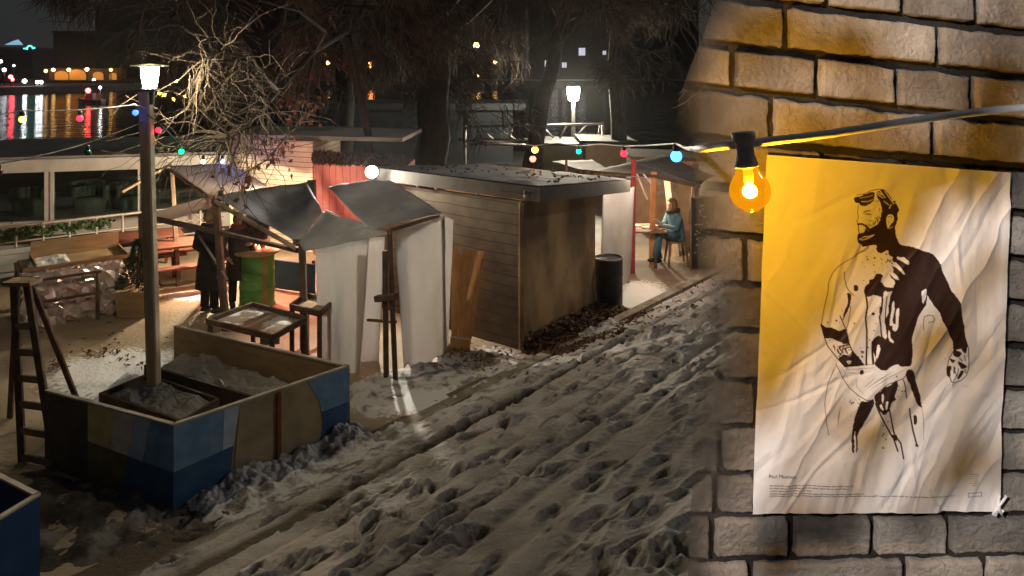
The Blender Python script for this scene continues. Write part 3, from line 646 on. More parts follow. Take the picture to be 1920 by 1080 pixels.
h = MB(); h.patch([P(560, 452, P3.y), P(690, 428, P2.y + .3), P(735, 436, P2.y - .06), P(570, 470, P3.y - .12)], 18, 5, sag(dwn, .04, 8)); part(h, 'valance', TARP, st, solid=.006)
h = MB(); h.patch([T1 + Vector((-.02, -.06, .02)), T3b + Vector((-.03, -.05, .03)), T3b + Vector((-.03, -.07, -.04)), T1 + Vector((-.02, -.08, -.05))], 16, 2, None); part(h, 'tarp_hem', mat('tan tarp hem', (.28, .21, .15), .8, (.36, .28, .2), 5), st, solid=.006)
posts = [(P1, T1, .1, 'post'), (P3, T3, .085, 'post'), (P2, T2, .06, 'post'), (P4, T4 - Vector((0, 0, .03)), .06, 'post'), (P3 + Vector((-.13, .3, 0)), up(P3 + Vector((-.13, .3, 0)), 1.7), .075, 'post'), (P3 + Vector((.16, .5, 0)), up(P3 + Vector((.05, .5, 0)), 1.7), .07, 'post'), (P2 + Vector((-.13, .06, 0)), P(722, 470, P2.y + .06), .065, 'post')]
for a, b_, w_, n_ in posts:
    h = MB(); h.beam(up(a, -.02), b_, w_, w_, (0, 1, 0)); part(h, n_, DARKW, st)
h = MB(); h.beam(P(584, 338, 11.9), P(586, 410, 11.9), .13, .1, (0, 1, 0)); part(h, 'ridge_post', DARKW, st)
for a, b_, w_ in ((P(430, 440, P1.y - .08), P(262, 404, P1.y + .6), .085), (T1 + Vector((0, .05, -.03)), P(584, 346, 11.9), .07), (P(430, 440, P1.y - .08), P(560, 470, P3.y + .03), .07), (T3 + Vector((-.1, 0, .02)), T3 + Vector((.28, .45, .0)), .1), (T2, T4, .05), (P(706, 560, P2.y + .1), P(742, 556, P2.y - .05), .1), (P(690, 600, P2.y + .5), P(742, 604, P2.y + .1), .04)):
    h = MB(); h.beam(a, b_, w_, w_ * .8); part(h, 'crossbeam', DARKW, st)
h = MB(); h.tube([P(362, 425, P1.y + .3), P(426, 524, P1.y - .1)], .018, 8); part(h, 'brace_pole', GREYM, st)
h = MB(); h.tube([P(612, 396, 10.9), P(660, 418, 10.4)], .02, 8); part(h, 'brace_pole', mat('shiny tube', (.5, .5, .52), .3, (.65, .65, .68), 4), st)
def drape(seed, amp, n, k=5.):
    def fn(u, v):
        w_ = .25 + .75 * v; x = u * k + .6 * float(fbm(np.array([u * 2.]), np.array([v * 1.5]), seed)[0])
        return n * (amp * math.sin(x * 2 * PI / 2.2 + seed) * w_ + amp * .7 * (float(fbm(np.array([u * k * 1.3]), np.array([v * 2]), seed + 3)[0]) - .5)) + Vector((0, 0, .05 * v * (math.sin(u * 11 + seed) + .5 * math.sin(u * 23))))
    return fn
fr = Vector((-.56, -.83, 0)); sd = Vector((.83, -.56, 0))
h = MB(); h.patch([P(594, 456, P3.y - .1), P(692, 436, P2.y + .25), P(668, 712, P2.y + .32), P(600, 694, P3.y - .2)], 30, 36, drape(1, .05, fr, 3.2)); part(h, 'side_sheet', SHEET, st, 'white sheet hanging left of the open gap', solid=.005)
h = MB(); h.patch([P(676, 446, P2.y + .75), P(722, 444, P2.y + .7), P(712, 684, P2.y + .75), P(668, 700, P2.y + .75)], 14, 26, drape(4, .03, fr, 3)); part(h, 'side_sheet', SHEET, st, 'white sheet hanging behind the open gap', solid=.005)
h = MB(); h.patch([P(738, 436, P2.y), P(834, 406, P4.y - .05), P(842, 668, P4.y - .08), P(752, 694, P2.y + .2)], 34, 36, drape(7, .055, sd, 3.6)); part(h, 'side_sheet', SHEET, st, 'white sheet hanging at the hut end', solid=.005)
h = MB(); h.patch([P(826, 402, P4.y), P(850, 412, P4.y + .35), P(838, 664, P4.y + .3), P(824, 672, P4.y - .02)], 10, 30, drape(9, .03, Vector((1, 0, 0)), 2)); part(h, 'side_sheet', SHEET, st, 'narrow white sheet wrapped round the corner post', solid=.005)

# sales tables below the stall
def frame_table(name, label, c, hgt, tray=True, leg=DARKW, extra=None, mtop=PLY):
    ctr = sum(c, Vector()) / 4; t = thing(name, label, 'table', flat(ctr, 0))
    for i in range(4):
        a, b_ = c[i], c[(i + 1) % 4]; h = MB(); h.beam(up(a, hgt), up(b_, hgt), .04, .07); part(h, 'apron', leg, t)
        p = a.lerp(ctr, .06); h = MB(); h.beam(up(p, slope_z(p) * 0 - .02), up(p, hgt - .03), .055); part(h, 'leg', leg, t)
    h = MB(); h.hexa([up(p, hgt - .05) for p in c], [up(p, hgt - .025) for p in c]); part(h, 'tray', mtop, t)
    return t
tz = .72
tc_ = [G(388, 602, tz), G(512, 632, tz), G(574, 598, tz), G(474, 571, tz)]
frame_table('sales_table', 'dark framed sales tray table with snow patches under the front stall', tc_, tz, mtop=mat('snowy tray', (.2, .15, .1), .7, (.6, .58, .55), 4, lo=.5, hi=.56))
h = MB(); h.patch([P(488, 600, 10.2), P(524, 592, 10.15), P(524, 645, 10.1), P(488, 648, 10.15)], 6, 6, None, smooth=False); single(h, 'picture_board', mat('grey panel', (.16, .16, .15), .5, (.24, .24, .22), 6), 'small grey board propped on the sales tray', 'board', P(505, 648, 10.15), solid=.015)
tz2 = .8; tc2 = [G(545, 574, tz2), G(600, 588, tz2), G(625, 566, tz2), G(575, 553, tz2)]
frame_table('sales_table', 'narrow dark trestle table beside the white sheet of the front stall', tc2, tz2)

# ------------------------------------------------------------------ second stall, slatted booth, red booth
s2 = thing('market_stall', 'rear market stall with a pink lit pale canopy by the ship', 'market stall', G(400, 520))
h = MB(); h.patch([P(316, 311, 14.6), P(432, 308, 16.2), P(502, 348, 15.2), P(398, 374, 13.2)], 24, 18, sag(dwn, .12, 12)); part(h, 'canopy', CANOPY, s2, solid=.006)
h = MB(); h.patch([P(262, 404, 13.0), P(402, 366, 13.2), P(430, 378, 12.6), P(300, 418, 12.5)], 22, 8, sag(dwn, .05, 15)); part(h, 'side_awning', CANOPY, s2, 'pale awning with a green leafy hem', solid=.006)
for a, b_ in ((G(335, 535), P(322, 322, 14.4)), (G(440, 520), P(430, 318, 15.6)), (G(505, 530), P(500, 352, 14.9)), (G(394, 552), P(396, 378, 13.1)), (G(268, 550), P(264, 408, 12.9))):
    h = MB(); h.beam(up(a, -.02), b_, .08); part(h, 'post', DARKW, s2)
for a, b_ in ((P(228, 360, 13.4), P(320, 308, 14.4)), (P(398, 376, 13.15), P(318, 318, 14.4))):
    h = MB(); h.beam(a, b_, .05); part(h, 'rafter', WOOD, s2)

def planks_mat(name, c1, c2, dark, period, axis='Z', g=.12):
    m = bpy.data.materials.new(name); m.use_nodes = True; nt = m.node_tree; N = nt.nodes; L = nt.links; b = N['Principled BSDF']; b.inputs['Roughness'].default_value = .75; b.inputs['Specular IOR Level'].default_value = .3
    tc = N.new('ShaderNodeTexCoord'); sp = N.new('ShaderNodeSeparateXYZ'); L.new(tc.outputs['Object'], sp.inputs[0])
    md = N.new('ShaderNodeMath'); md.operation = 'FRACT'; dv = N.new('ShaderNodeMath'); dv.operation = 'DIVIDE'; dv.inputs[1].default_value = period
    n0 = N.new('ShaderNodeTexNoise'); n0.inputs['Scale'].default_value = 1.2; L.new(tc.outputs['Object'], n0.inputs['Vector'])
    wb = N.new('ShaderNodeMath'); wb.operation = 'MULTIPLY_ADD'; wb.inputs[1].default_value = period * .5; L.new(n0.outputs['Fac'], wb.inputs[0]); L.new(sp.outputs[axis], wb.inputs[2])
    L.new(wb.outputs[0], dv.inputs[0]); L.new(dv.outputs[0], md.inputs[0])
    r = N.new('ShaderNodeValToRGB'); r.color_ramp.elements[0].position = g * .6; r.color_ramp.elements[0].color = (0, 0, 0, 1); r.color_ramp.elements[1].position = g; r.color_ramp.elements[1].color = (1, 1, 1, 1); L.new(md.outputs[0], r.inputs['Fac'])
    n1 = N.new('ShaderNodeTexNoise'); n1.inputs['Scale'].default_value = 3.5; n1.inputs['Detail'].default_value = 8; L.new(tc.outputs['Object'], n1.inputs['Vector'])
    c = N.new('ShaderNodeValToRGB'); c.color_ramp.elements[0].position = .35; c.color_ramp.elements[0].color = (*c1, 1); c.color_ramp.elements[1].position = .65; c.color_ramp.elements[1].color = (*c2, 1); L.new(n1.outputs['Fac'], c.inputs['Fac'])
    mx = N.new('ShaderNodeMix'); mx.data_type = 'RGBA'; L.new(r.outputs['Color'], mx.inputs['Factor']); mx.inputs['A'].default_value = (*dark, 1); L.new(c.outputs['Color'], mx.inputs['B']); L.new(mx.outputs['Result'], b.inputs['Base Color'])
    bp = N.new('ShaderNodeBump'); bp.inputs['Distance'].default_value = .02; bp.inputs['Strength'].default_value = .8; L.new(md.outputs[0], bp.inputs['Height']); L.new(bp.outputs['Normal'], b.inputs['Normal'])
    return m
SLAT = planks_mat('cream slats', (.55, .45, .33), (.66, .56, .43), (.06, .045, .035), .11)
bo0 = P(430, 0, 17.2); bo1 = P(586, 0, 16.2); zt_ = 4 - (262 - 130) * 16.6 / F
bo = thing('slatted_booth', 'cream slatted booth with a bluish lit left end', 'booth', flat((bo0 + bo1) / 2, 0))
bk = Vector((.1, 2.2, 0))
h = MB(); h.prism([bo0, bo1, bo1 + bk, bo0 + bk], -.02, zt_); part(h, 'slatted_wall', SLAT, bo)
h = MB(); h.prism([bo0 + Vector((-.2, -.15, 0)), bo1 + Vector((2.0, -.2, 0)), bo1 + bk + Vector((2.0, .2, 0)), bo0 + bk + Vector((-.2, .2, 0))], zt_ + .005, zt_ + .09); part(h, 'roof', mat('booth roof', (.36, .33, .29), .8, (.45, .42, .38), 1.3, bump=.2), bo)
RED = planks_mat('red boards', (.21, .055, .05), (.27, .085, .075), (.08, .018, .015), .16, 'X', .1)
rb0 = P(588, 0, 16.0); rb1 = P(760, 0, 15.2)
rbt = thing('red_booth', 'red board booth glowing pink behind the front stall roof', 'booth', flat((rb0 + rb1) / 2, 0))
h = MB(); h.prism([rb0, rb1, rb1 + Vector((0, 1.5, 0)), rb0 + Vector((0, 1.5, 0))], -.02, 1.98); part(h, 'wall', RED, rbt)
h = MB()
for k in range(1400):
    t = R.random(); p = rb0.lerp(rb1, t) + Vector((0, R.uniform(-.2, .1), 0)); p.z = 2.1 + R.uniform(-.1, .12)
    a = Vector((R.gauss(0, .5), R.gauss(0, .5), -1)).normalized() * R.uniform(.04, .1); b_ = a.orthogonal().normalized() * .02
    h.add([p - a, p + b_, p + a, p - b_], [(0, 1, 2, 3)])
part(h, 'brushwood_fringe', mat('brushwood', (.03, .025, .02), .9, (.06, .05, .04), 20), rbt)
lamp('booth_light', 'POINT', P(500, 345, 14.6), 30, (1, .80, .62), shadow_soft_size=.1)
lamp('yard_fill_light', 'POINT', P(424, 372, 14.2), 330, (1, .80, .52), shadow_soft_size=.08)  # unseen fill added to brighten the yard floor
lamp('red_booth_light', 'POINT', P(545, 430, 13.4), 100, (1, .22, .12), shadow_soft_size=.12)
lamp('blue_light', 'POINT', P(446, 285, 16.0), 5, (.15, .2, 1), shadow_soft_size=.05)

# ------------------------------------------------------------------ picnic benches at the back
REDW = mat('red stained timber', (.13, .04, .025), .7, (.18, .065, .04), 6, bump=.2)
def picnic(label, c, ang, w=1.5):
    t = thing('picnic_table', label, 'table', c); d = Vector((math.cos(ang), math.sin(ang), 0)); n = Vector((-d.y, d.x, 0))
    h = MB()
    for k in range(4): h.beam(c + n * (-.3 + .2 * k) - d * w / 2 + Vector((0, 0, .74)), c + n * (-.3 + .2 * k) + d * w / 2 + Vector((0, 0, .74)), .185, .04)
    part(h, 'tabletop', REDW, t)
    for s in (-1, 1):
        h = MB(); h.beam(c + n * .68 * s - d * w / 2 + Vector((0, 0, .44)), c + n * .68 * s + d * w / 2 + Vector((0, 0, .44)), .24, .04); part(h, 'bench', REDW, t)
        for e in (-1, 1):
            h = MB(); h.beam(c + n * .62 * s + d * e * w * .36, c + n * .22 * s + d * e * w * .36 + Vector((0, 0, .72)), .05, .09); part(h, 'leg', REDW, t)
        h = MB(); h.beam(c - n * .7 + d * s * w * .36 + Vector((0, .06, .38)), c + n * .7 + d * s * w * .36 + Vector((0, .06, .38)), .05, .08); part(h, 'crossbar', REDW, t)
    return t
picnic('red stained picnic table holding a candle jar behind the person in black', G(345, 528), .55)
picnic('red stained picnic table by the railing behind the lantern post', G(262, 512), .55)
bb_ = thing('low_barrier', 'dark blue board barrier right of the green barrel', 'barrier', G(540, 548))
h = MB(); h.beam(G(500, 540) + Vector((0, 0, .28)), G(590, 552) + Vector((0, 0, .28)), .04, .52); part(h, 'board', DB, bb_)
for p in (G(504, 541), G(586, 551)):
    h = MB(); h.beam(p + Vector((0, .06, 0)), p + Vector((0, .06, .58)), .05); part(h, 'post', DARKW, bb_)

# ------------------------------------------------------------------ green barrel and candles
bc = G(471, 580); bc.y += .28
BG_ = mat('barrel green', (.08, .27, .05), .55, (.12, .33, .08), 5, bump=.1); BO_ = mat('barrel orange', (.25, .2, .06), .6, (.3, .18, .05), 5); BR_ = mat('barrel red', (.3, .05, .03), .6, (.4, .1, .05), 5)
ba = thing('barrel_table', 'green painted oil drum with a round wooden top', 'barrel', bc)
h = MB(); n = 40; prof = [(.285, 0), (.3, .015), (.285, .03)] + [(.285, .1), (.285, .26)] + [(.285, .29), (.297, .305), (.285, .32), (.285, .56), (.285, .58), (.297, .595), (.285, .61), (.285, .84), (.3, .86), (.285, .875)]
rings = [[bc + Vector((r * math.cos(2 * PI * k / n), r * math.sin(2 * PI * k / n), z)) for k in range(n)] for r, z in prof]
h.ring(rings, 0, True)
for i, f in enumerate(h.f):
    c = sum((h.v[j] for j in f), Vector()) / len(f); th = math.degrees(math.atan2(c.y - bc.y, c.x - bc.x))
    if -52 < th < -34: h.m[i] = 1
    if -128 < th < -80 and .05 < c.z < .16: h.m[i] = 2
part(h, 'drum', [BG_, BO_, BR_], ba)
h = MB(); h.lathe([(.36, .88), (.375, .89), (.375, .915), (.365, .925)], bc, 40); part(h, 'round_top', mat('table top birch', (.4, .26, .15), .5, (.5, .34, .2), 5), ba)
h = MB()
for th0 in (-110, -84, -60):
    h.beam(bc + Vector((.288 * math.cos(math.radians(th0 - 6)), .288 * math.sin(math.radians(th0 - 6)), .5 + .1 * math.sin(th0))), bc + Vector((.288 * math.cos(math.radians(th0 + 5)), .288 * math.sin(math.radians(th0 + 5)), .48 + .1 * math.sin(th0))), .008, .012)
part(h, 'scratch', mat('bare steel', (.6, .6, .58), .4, (.5, .5, .5), 8, metal=.6), ba)
JAR = bpy.data.materials.new('jar glass'); JAR.use_nodes = True; N = JAR.node_tree.nodes; L = JAR.node_tree.links
t1 = N.new('ShaderNodeBsdfTransparent'); t1.inputs['Color'].default_value = (.95, .9, .85, 1); g1 = N.new('ShaderNodeBsdfGlossy'); g1.inputs['Roughness'].default_value = .08; mx = N.new('ShaderNodeMixShader'); mx.inputs['Fac'].default_value = .12
L.new(t1.outputs[0], mx.inputs[1]); L.new(g1.outputs[0], mx.inputs[2]); L.new(mx.outputs[0], N['Material Output'].inputs['Surface'])
WAX = mat('candle wax', (.7, .35, .2), .5, (.75, .4, .25), 5, emit=(1, .4, .15), es=.5)
def candle(label, p, r, hh, fl):
    t = thing('candle_jar', label, 'candle', p, 'candle jars on the tables')
    h = MB(); h.lathe([(r * .9, .002), (r, .01), (r, hh)], p, 16, caps=False); part(h, 'jar', JAR, t)
    h = MB(); h.lathe([(r * .8, .004), (r * .8, hh * .45)], p, 14); part(h, 'wax', WAX, t)
    h = MB(); h.lathe([(.002, hh * .45), (.012 * fl, hh * .55), (.012 * fl, hh * .62), (.002, hh * .85)], p, 10); part(h, 'flame', glow('flame', (1, .62, .22), 28), t)
tp = .927
candle('tall candle jar nearest the two people on the barrel', bc + Vector((-.2, -.1, tp)), .042, .13, 1.0)
candle('middle candle jar of three on the barrel table', bc + Vector((-.03, .02, tp)), .045, .14, .8)
candle('brightest candle jar on the barrel table', bc + Vector((.08, -.14, tp)), .052, .11, 1.9)
cp = G(370, 462, .765); candle('candle jar on the red picnic table left of the black coat', cp, .05, .12, 1.9)
lamp('candle_light', 'POINT', bc + Vector((.0, -.05, 1.08)), 5, (1, .45, .15), shadow_soft_size=.02)

# ------------------------------------------------------------------ people
def skin(name, vs, es, rad, m, parent, M=None, sub=1, label=None):
    me = bpy.data.meshes.new(name); me.from_pydata([tuple(v) for v in vs], es, []); o = bpy.data.objects.new(name, me); COL.objects.link(o)
    o.modifiers.new('Skin', 'SKIN').use_smooth_shade = True
    for i, r in enumerate(rad): me.skin_vertices[0].data[i].radius = (r, r) if not hasattr(r, '__len__') else r
    me.skin_vertices[0].data[0].use_root = True
    if sub: o.modifiers.new('Sub', 'SUBSURF').levels = sub; o.modifiers['Sub'].render_levels = sub
    dg = bpy.context.evaluated_depsgraph_get(); me2 = bpy.data.meshes.new_from_object(o.evaluated_get(dg)); me2.name = name
    bpy.data.objects.remove(o); me2.materials.clear(); me2.materials.append(m)
    for p in me2.polygons: p.use_smooth = True; p.material_index = 0
    o = bpy.data.objects.new(name, me2); COL.objects.link(o); o.parent = parent
    if label: o['label'] = label
    return o
SKIN = mat('skin', (.45, .27, .2), .6, (.5, .31, .23), 12); HAIR = mat('brown hair', (.06, .035, .02), .7, (.1, .06, .035), 20); BLK = mat('black cloth', (.012, .012, .013), .9, (.022, .021, .021), 8, bump=.2)
def rotz(v, a): return Vector((v.x * math.cos(a) - v.y * math.sin(a), v.x * math.sin(a) + v.y * math.cos(a), v.z))
def add_arm(vs, es, rd, sh, el, wr, fd, root_i):
    i0 = len(vs); vs += [sh, el, wr]; rd += [.058, .042, .03]; es += [(root_i, i0), (i0, i0 + 1), (i0 + 1, i0 + 2)]
    fd = fd.normalized(); pm = wr + fd * .05; vs.append(pm); rd.append(.032); es.append((i0 + 2, i0 + 3)); ip = i0 + 3
    sidev = fd.cross(Vector((.3, .2, 1))).normalized()
    for k, (off, ln) in enumerate(((-.03, .065), (-.01, .075), (.01, .07), (.03, .055))):
        a = pm + sidev * off + fd * .035; b_ = a + fd * ln * .6 + Vector((0, 0, -.008)); vs += [a, b_]; rd += [.009, .008]; es += [(ip, len(vs) - 2), (len(vs) - 2, len(vs) - 1)]
    a = wr + sidev * .045 + fd * .03; b_ = a + fd * .04 + sidev * .012; vs += [a, b_]; rd += [.011, .009]; es += [(i0 + 2, len(vs) - 2), (len(vs) - 2, len(vs) - 1)]
def head_parts(t, c, yaw, hairm, scale=1., hat=None, long=False):
    """face features and hair around head centre c (local), face towards -Y turned by yaw"""
    h = MB(); l = origin(t)
    def L_(x, y, z): return l + c + rotz(Vector((x, y, z)) * scale, yaw)
    h.lathe([(.012, -.012), (.016, 0), (.004, .03)], L_(0, -.108, -.012), 8)
    part(h, 'nose', SKIN, t)
    h = MB()
    for s in (-1, 1): h.lathe([(.002, -.008), (.011, 0), (.002, .008)], L_(.033 * s, -.094, .012), 8)
    part(h, 'eyes', BLACK, t)
    h = MB(); h.beam(L_(-.022, -.096, -.05), L_(.022, -.096, -.05), .01, .008); part(h, 'mouth', mat('lips', (.3, .1, .09), .6, (.34, .12, .1), 9), t)
    h = MB(); n = 18; rings = []
    for k, zz in enumerate(np.linspace(-.10 if long else -.05, .132, 9)):
        rr = .102 * math.sqrt(max(.02, 1 - (max(zz, -.03) / .135) ** 2)) + .006
        ring = []
        for j in range(n):
            th = 2 * PI * j / n; x = math.cos(th) * rr * .92; y = math.sin(th) * rr * 1.08 + .008
            if math.sin(th) < -.2 and zz < .07: y = max(y, -.02); x *= .96
            w_ = .006 * math.sin(j * 5 + k * 2); ring.append(L_(x * (1 + w_), y + w_, zz))
        rings.append(ring)
    h.ring(rings, 0, True); part(h, 'hair', hairm, t)
    h = MB()
    for s in (-1, 1): h.lathe([(.004, -.02), (.014, -.008), (.014, .01), (.004, .022)], L_(.082 * s, .0, 0), 8)
    part(h, 'ears', SKIN, t)
def standing(label, base, yaw, H, coat, legs, hairm, coat_len, flare, arms='pockets', scarf=None, group=None, pants=None):
    t = thing('person', label, 'person', base, group); k = H / 1.7
    def p(x, y, z): return rotz(Vector((x, y, z)) * k, yaw)
    vs = [p(0, 0, .93), p(0, .01, 1.15), p(0, 0, 1.38), p(0, 0, 1.47), p(0, -.01, 1.53), p(0, -.012, 1.60), p(0, -.005, 1.655)]
    rd = [(.15 * k, .11 * k), (.14 * k, .1 * k), (.15 * k, .095 * k), .058 * k, (.068 * k, .078 * k), (.078 * k, .095 * k), (.06 * k, .072 * k)]
    es = [(i, i + 1) for i in range(6)]
    for s in (-1, 1):
        i = len(vs); vs += [p(.095 * s, 0, .86), p(.1 * s, -.01, .48), p(.105 * s, .01, .09), p(.12 * s, -.13, .035)]; rd += [.085 * k, .058 * k, .04 * k, (.042 * k, .035 * k)]; es += [(0, i), (i, i + 1), (i + 1, i + 2), (i + 2, i + 3)]
        if arms == 'table': add_arm(vs, es, rd, p(.19 * s, 0, 1.36), p(.25 * s, -.12, 1.12), p(.12 * s, -.32, 1.05), p(-.3 * s, -1, 0) , 2)
        else: add_arm(vs, es, rd, p(.19 * s, 0, 1.36), p(.27 * s, .03, 1.1), p(.2 * s, -.14, .93), p(-.4 * s, -.6, -.7), 2)
    skin('body', vs, es, rd, SKIN, t)
    l = origin(t)
    for nm, mm, z0, z1 in (('trousers', pants or legs, .1, .9),):
        for s in (-1, 1):
            h = MB(); h.tube([l + p(.105 * s, .005, .1), l + p(.1 * s, -.01, .48), l + p(.092 * s, 0, .9)], [.07 * k, .078 * k, .105 * k], 12); part(h, 'trouser_leg', mm, t)
            h = MB(); h.tube([l + p(.11 * s, .07, .05), l + p(.115 * s, -.02, .055), l + p(.125 * s, -.15, .04), l + p(.128 * s, -.19, .035)], [.03 * k, .058 * k, .045 * k, .02 * k], 10); part(h, 'shoe', BLACK, t)
    h = MB(); n = 24; rings = []
    for zz, rx, ry in ((coat_len, .2 + flare, .15 + flare), (.75, .2 + flare * .6, .15 + flare * .5), (.95, .19, .145), (1.12, .178, .135), (1.3, .205, .14), (1.4, .2, .12), (1.46, .13, .09), (1.5, .078, .075)):
        if zz < coat_len: continue
        rings.append([l + p(math.cos(2 * PI * j / n) * rx * (1 + .03 * math.sin(j * 2.5 + zz * 4)), math.sin(2 * PI * j / n) * ry * (1 + .03 * math.cos(j * 3)), zz) for j in range(n)])
    h.ring(rings, 0, True, caps=False); ctp = part(h, 'coat', coat, t)
    for s in (-1, 1):
        h = MB()
        if arms == 'table': pts = [l + p(.17 * s, 0, 1.4), l + p(.215 * s, -.01, 1.33), l + p(.255 * s, -.12, 1.12), l + p(.125 * s, -.31, 1.05)]
        else: pts = [l + p(.17 * s, 0, 1.4), l + p(.22 * s, 0, 1.33), l + p(.275 * s, .03, 1.1), l + p(.21 * s, -.13, .94)]
        h.tube(pts, [.06 * k, .075 * k, .062 * k, .05 * k], 12); part(h, 'sleeve', coat, ctp)
    if scarf:
        h = MB(); h.tube([l + p(math.cos(a_) * .1, math.sin(a_) * .1, 1.47 + .015 * math.sin(a_)) for a_ in np.linspace(0, 2 * PI, 15)], .042 * k, 8); part(h, 'scarf', scarf, t)
    head_parts(t, p(0, -.012, 1.6), yaw, hairm, k)
    return t
standing('person in a long black coat seen from behind beside the green barrel', G(393, 586), 2.75, 1.66, BLK, BLK, mat('light brown hair', (.16, .1, .055), .7, (.22, .14, .08), 16), .42, .05, scarf=BLK)
b2 = G(447, 573); standing('shorter person in a dark coat with a red lit face behind the barrel', b2, .55, 1.56, mat('dark brown cloth', (.03, .022, .02), .9, (.045, .035, .03), 8), BLK, HAIR, .5, .03, scarf=mat('dark red scarf', (.2, .03, .03), .9, (.26, .05, .05), 9))
b3 = G(466, 566); standing('taller person in a plaid jacket leaning towards the candles', b3 + Vector((.06, .1, 0)), -.15, 1.72, mat('plum plaid cloth', (.07, .03, .04), .9, (.14, .06, .07), 14), BLK, HAIR, .78, .0, arms='table')

def seated(label, seat, yaw, coat, legs, hairm, scarfm):
    t = thing('person', label, 'person', seat); l = origin(t)
    def p(x, y, z): return rotz(Vector((x, y, z)), yaw)
    vs = [p(0, 0, .10), p(0, .0, .3), p(0, -.05, .52), p(0, -.075, .60), p(0, -.10, .66), p(0, -.12, .73), p(0, -.115, .79)]
    rd = [(.15, .12), (.14, .1), (.15, .095), .055, (.066, .076), (.078, .094), (.06, .07)]; es = [(i, i + 1) for i in range(6)]
    LEG = {}
    for s in (-1, 1):
        kn = p(.09 * s, -.44, .10 + (.08 if s > 0 else 0)); an = p(.04 * s + .02, -.40 + (-.1 if s > 0 else 0), -.36 + (.06 if s > 0 else 0)); toe = an + rotz(Vector((.0, -.14, -.05)), yaw)
        i = len(vs); vs += [p(.1 * s, -.05, .08), kn, an, toe]; rd += [.085, .06, .04, .034]; es += [(0, i), (i, i + 1), (i + 1, i + 2), (i + 2, i + 3)]; LEG[s] = (p(.1 * s, -.02, .09), kn, an, toe)
        add_arm(vs, es, rd, p(.18 * s, -.05, .5), p(.23 * s, -.14, .28), p(.07 * s, -.36, .33), p(-.1 * s, -1, .25), 2)
    skin('body', vs, es, rd, SKIN, t)
    for s in (-1, 1):
        a, kn, an, toe = LEG[s]
        h = MB(); h.tube([l + a, l + a.lerp(kn, .5) + Vector((0, 0, .015)), l + kn + Vector((0, 0, .01)), l + kn.lerp(an, .5), l + an], [.11, .095, .082, .075, .085], 12); part(h, 'trouser_leg', legs, t)
        h = MB(); h.tube([l + an + rotz(Vector((0, .06, -.045)), yaw), l + an + Vector((0, 0, -.04)), l + toe, l + toe + rotz(Vector((0, -.05, 0)), yaw)], [.035, .055, .042, .02], 10); part(h, 'shoe', BLACK, t)
    h = MB(); n = 24; rings = []
    for zz, yy, rx, ry in ((.02, .0, .2, .17), (.15, 0, .19, .16), (.3, 0, .185, .145), (.44, -.035, .205, .14), (.53, -.055, .19, .115), (.58, -.07, .12, .09), (.62, -.08, .075, .075)):
        rings.append([l + p(math.cos(2 * PI * j / n) * rx, yy + math.sin(2 * PI * j / n) * ry, zz) for j in range(n)])
    h.ring(rings, 0, True, caps=False); ctp = part(h, 'jacket', coat, t)
    for s in (-1, 1):
        h = MB(); h.tube([l + p(.15 * s, -.05, .54), l + p(.205 * s, -.06, .48), l + p(.235 * s, -.14, .28), l + p(.08 * s, -.345, .33)], [.06, .072, .062, .045], 12); part(h, 'sleeve', coat, ctp)
    h = MB(); h.tube([l + p(math.cos(a_) * .105, -.075 + math.sin(a_) * .105, .60 + .015 * math.sin(a_)) for a_ in np.linspace(0, 2 * PI, 15)], .05, 8); part(h, 'scarf', scarfm, t)
    head_parts(t, p(0, -.115, .73), yaw, hairm, 1.08, long=True)
    return t, p, l

# ------------------------------------------------------------------ flat roofed hut
HN = G(978, 657); HR = G(1116, 583); HL = HN + Vector((-2.62, 2.12, 0)); HB = HL + (HR - HN)
hut = thing('market_hut', 'flat roofed timber hut with snow on its roof', 'hut', flat(HN, 0))
SID = planks_mat('hut siding', (.07, .05, .03), (.12, .087, .053), (.03, .021, .013), .15, 'Z', .12)
HPLY = mat('hut plywood', (.13, .08, .038), .7, (.40, .265, .135), 1.5, stretch=(1, 1, .55), bump=.2, detail=9, lo=.4, hi=.6)  # dark mottling mixes wood stains with a painted dapple of branch shadow
def wz(p): return 4 - (385 - 130) * HN.y / F if p is HN else 2.08
h = MB()
th = .06
def wallq(a, b_, za, zb, name, m):
    d = (b_ - a).normalized(); n = Vector((d.y, -d.x, 0)); c = (HN + HB) / 2
    if n.dot((a + b_) / 2 - c) < 0: n = -n
    h = MB(); h.hexa([up(a, -.03), up(b_, -.03), up(b_ - n * th, -.03), up(a - n * th, -.03)], [up(a, za), up(b_, zb), up(b_ - n * th, zb), up(a - n * th, za)]); part(h, name, m, hut)
wallq(HN, HL, 2.12, 2.1, 'siding_wall', SID)
ins = (HL - HN).normalized() * .062
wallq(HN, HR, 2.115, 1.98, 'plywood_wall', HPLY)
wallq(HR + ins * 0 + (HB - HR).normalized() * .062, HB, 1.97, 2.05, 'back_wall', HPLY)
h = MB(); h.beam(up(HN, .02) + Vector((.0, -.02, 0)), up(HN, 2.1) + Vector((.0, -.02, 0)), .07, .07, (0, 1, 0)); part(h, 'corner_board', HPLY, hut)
rn = P(1012, 352, 10.28); rr_ = P(1182, 338, 12.75); rl_ = P(700, 314, 12.3); rk = rl_ + (rr_ - rn)
h = MB(); dz = Vector((0, 0, -.2))
h.hexa([p + dz for p in (rn, rr_, rk, rl_)], [rn, rr_, rk, rl_]); part(h, 'roof', mat('dark fascia', (.05, .04, .032), .8, (.08, .065, .05), 4, bump=.2), hut)
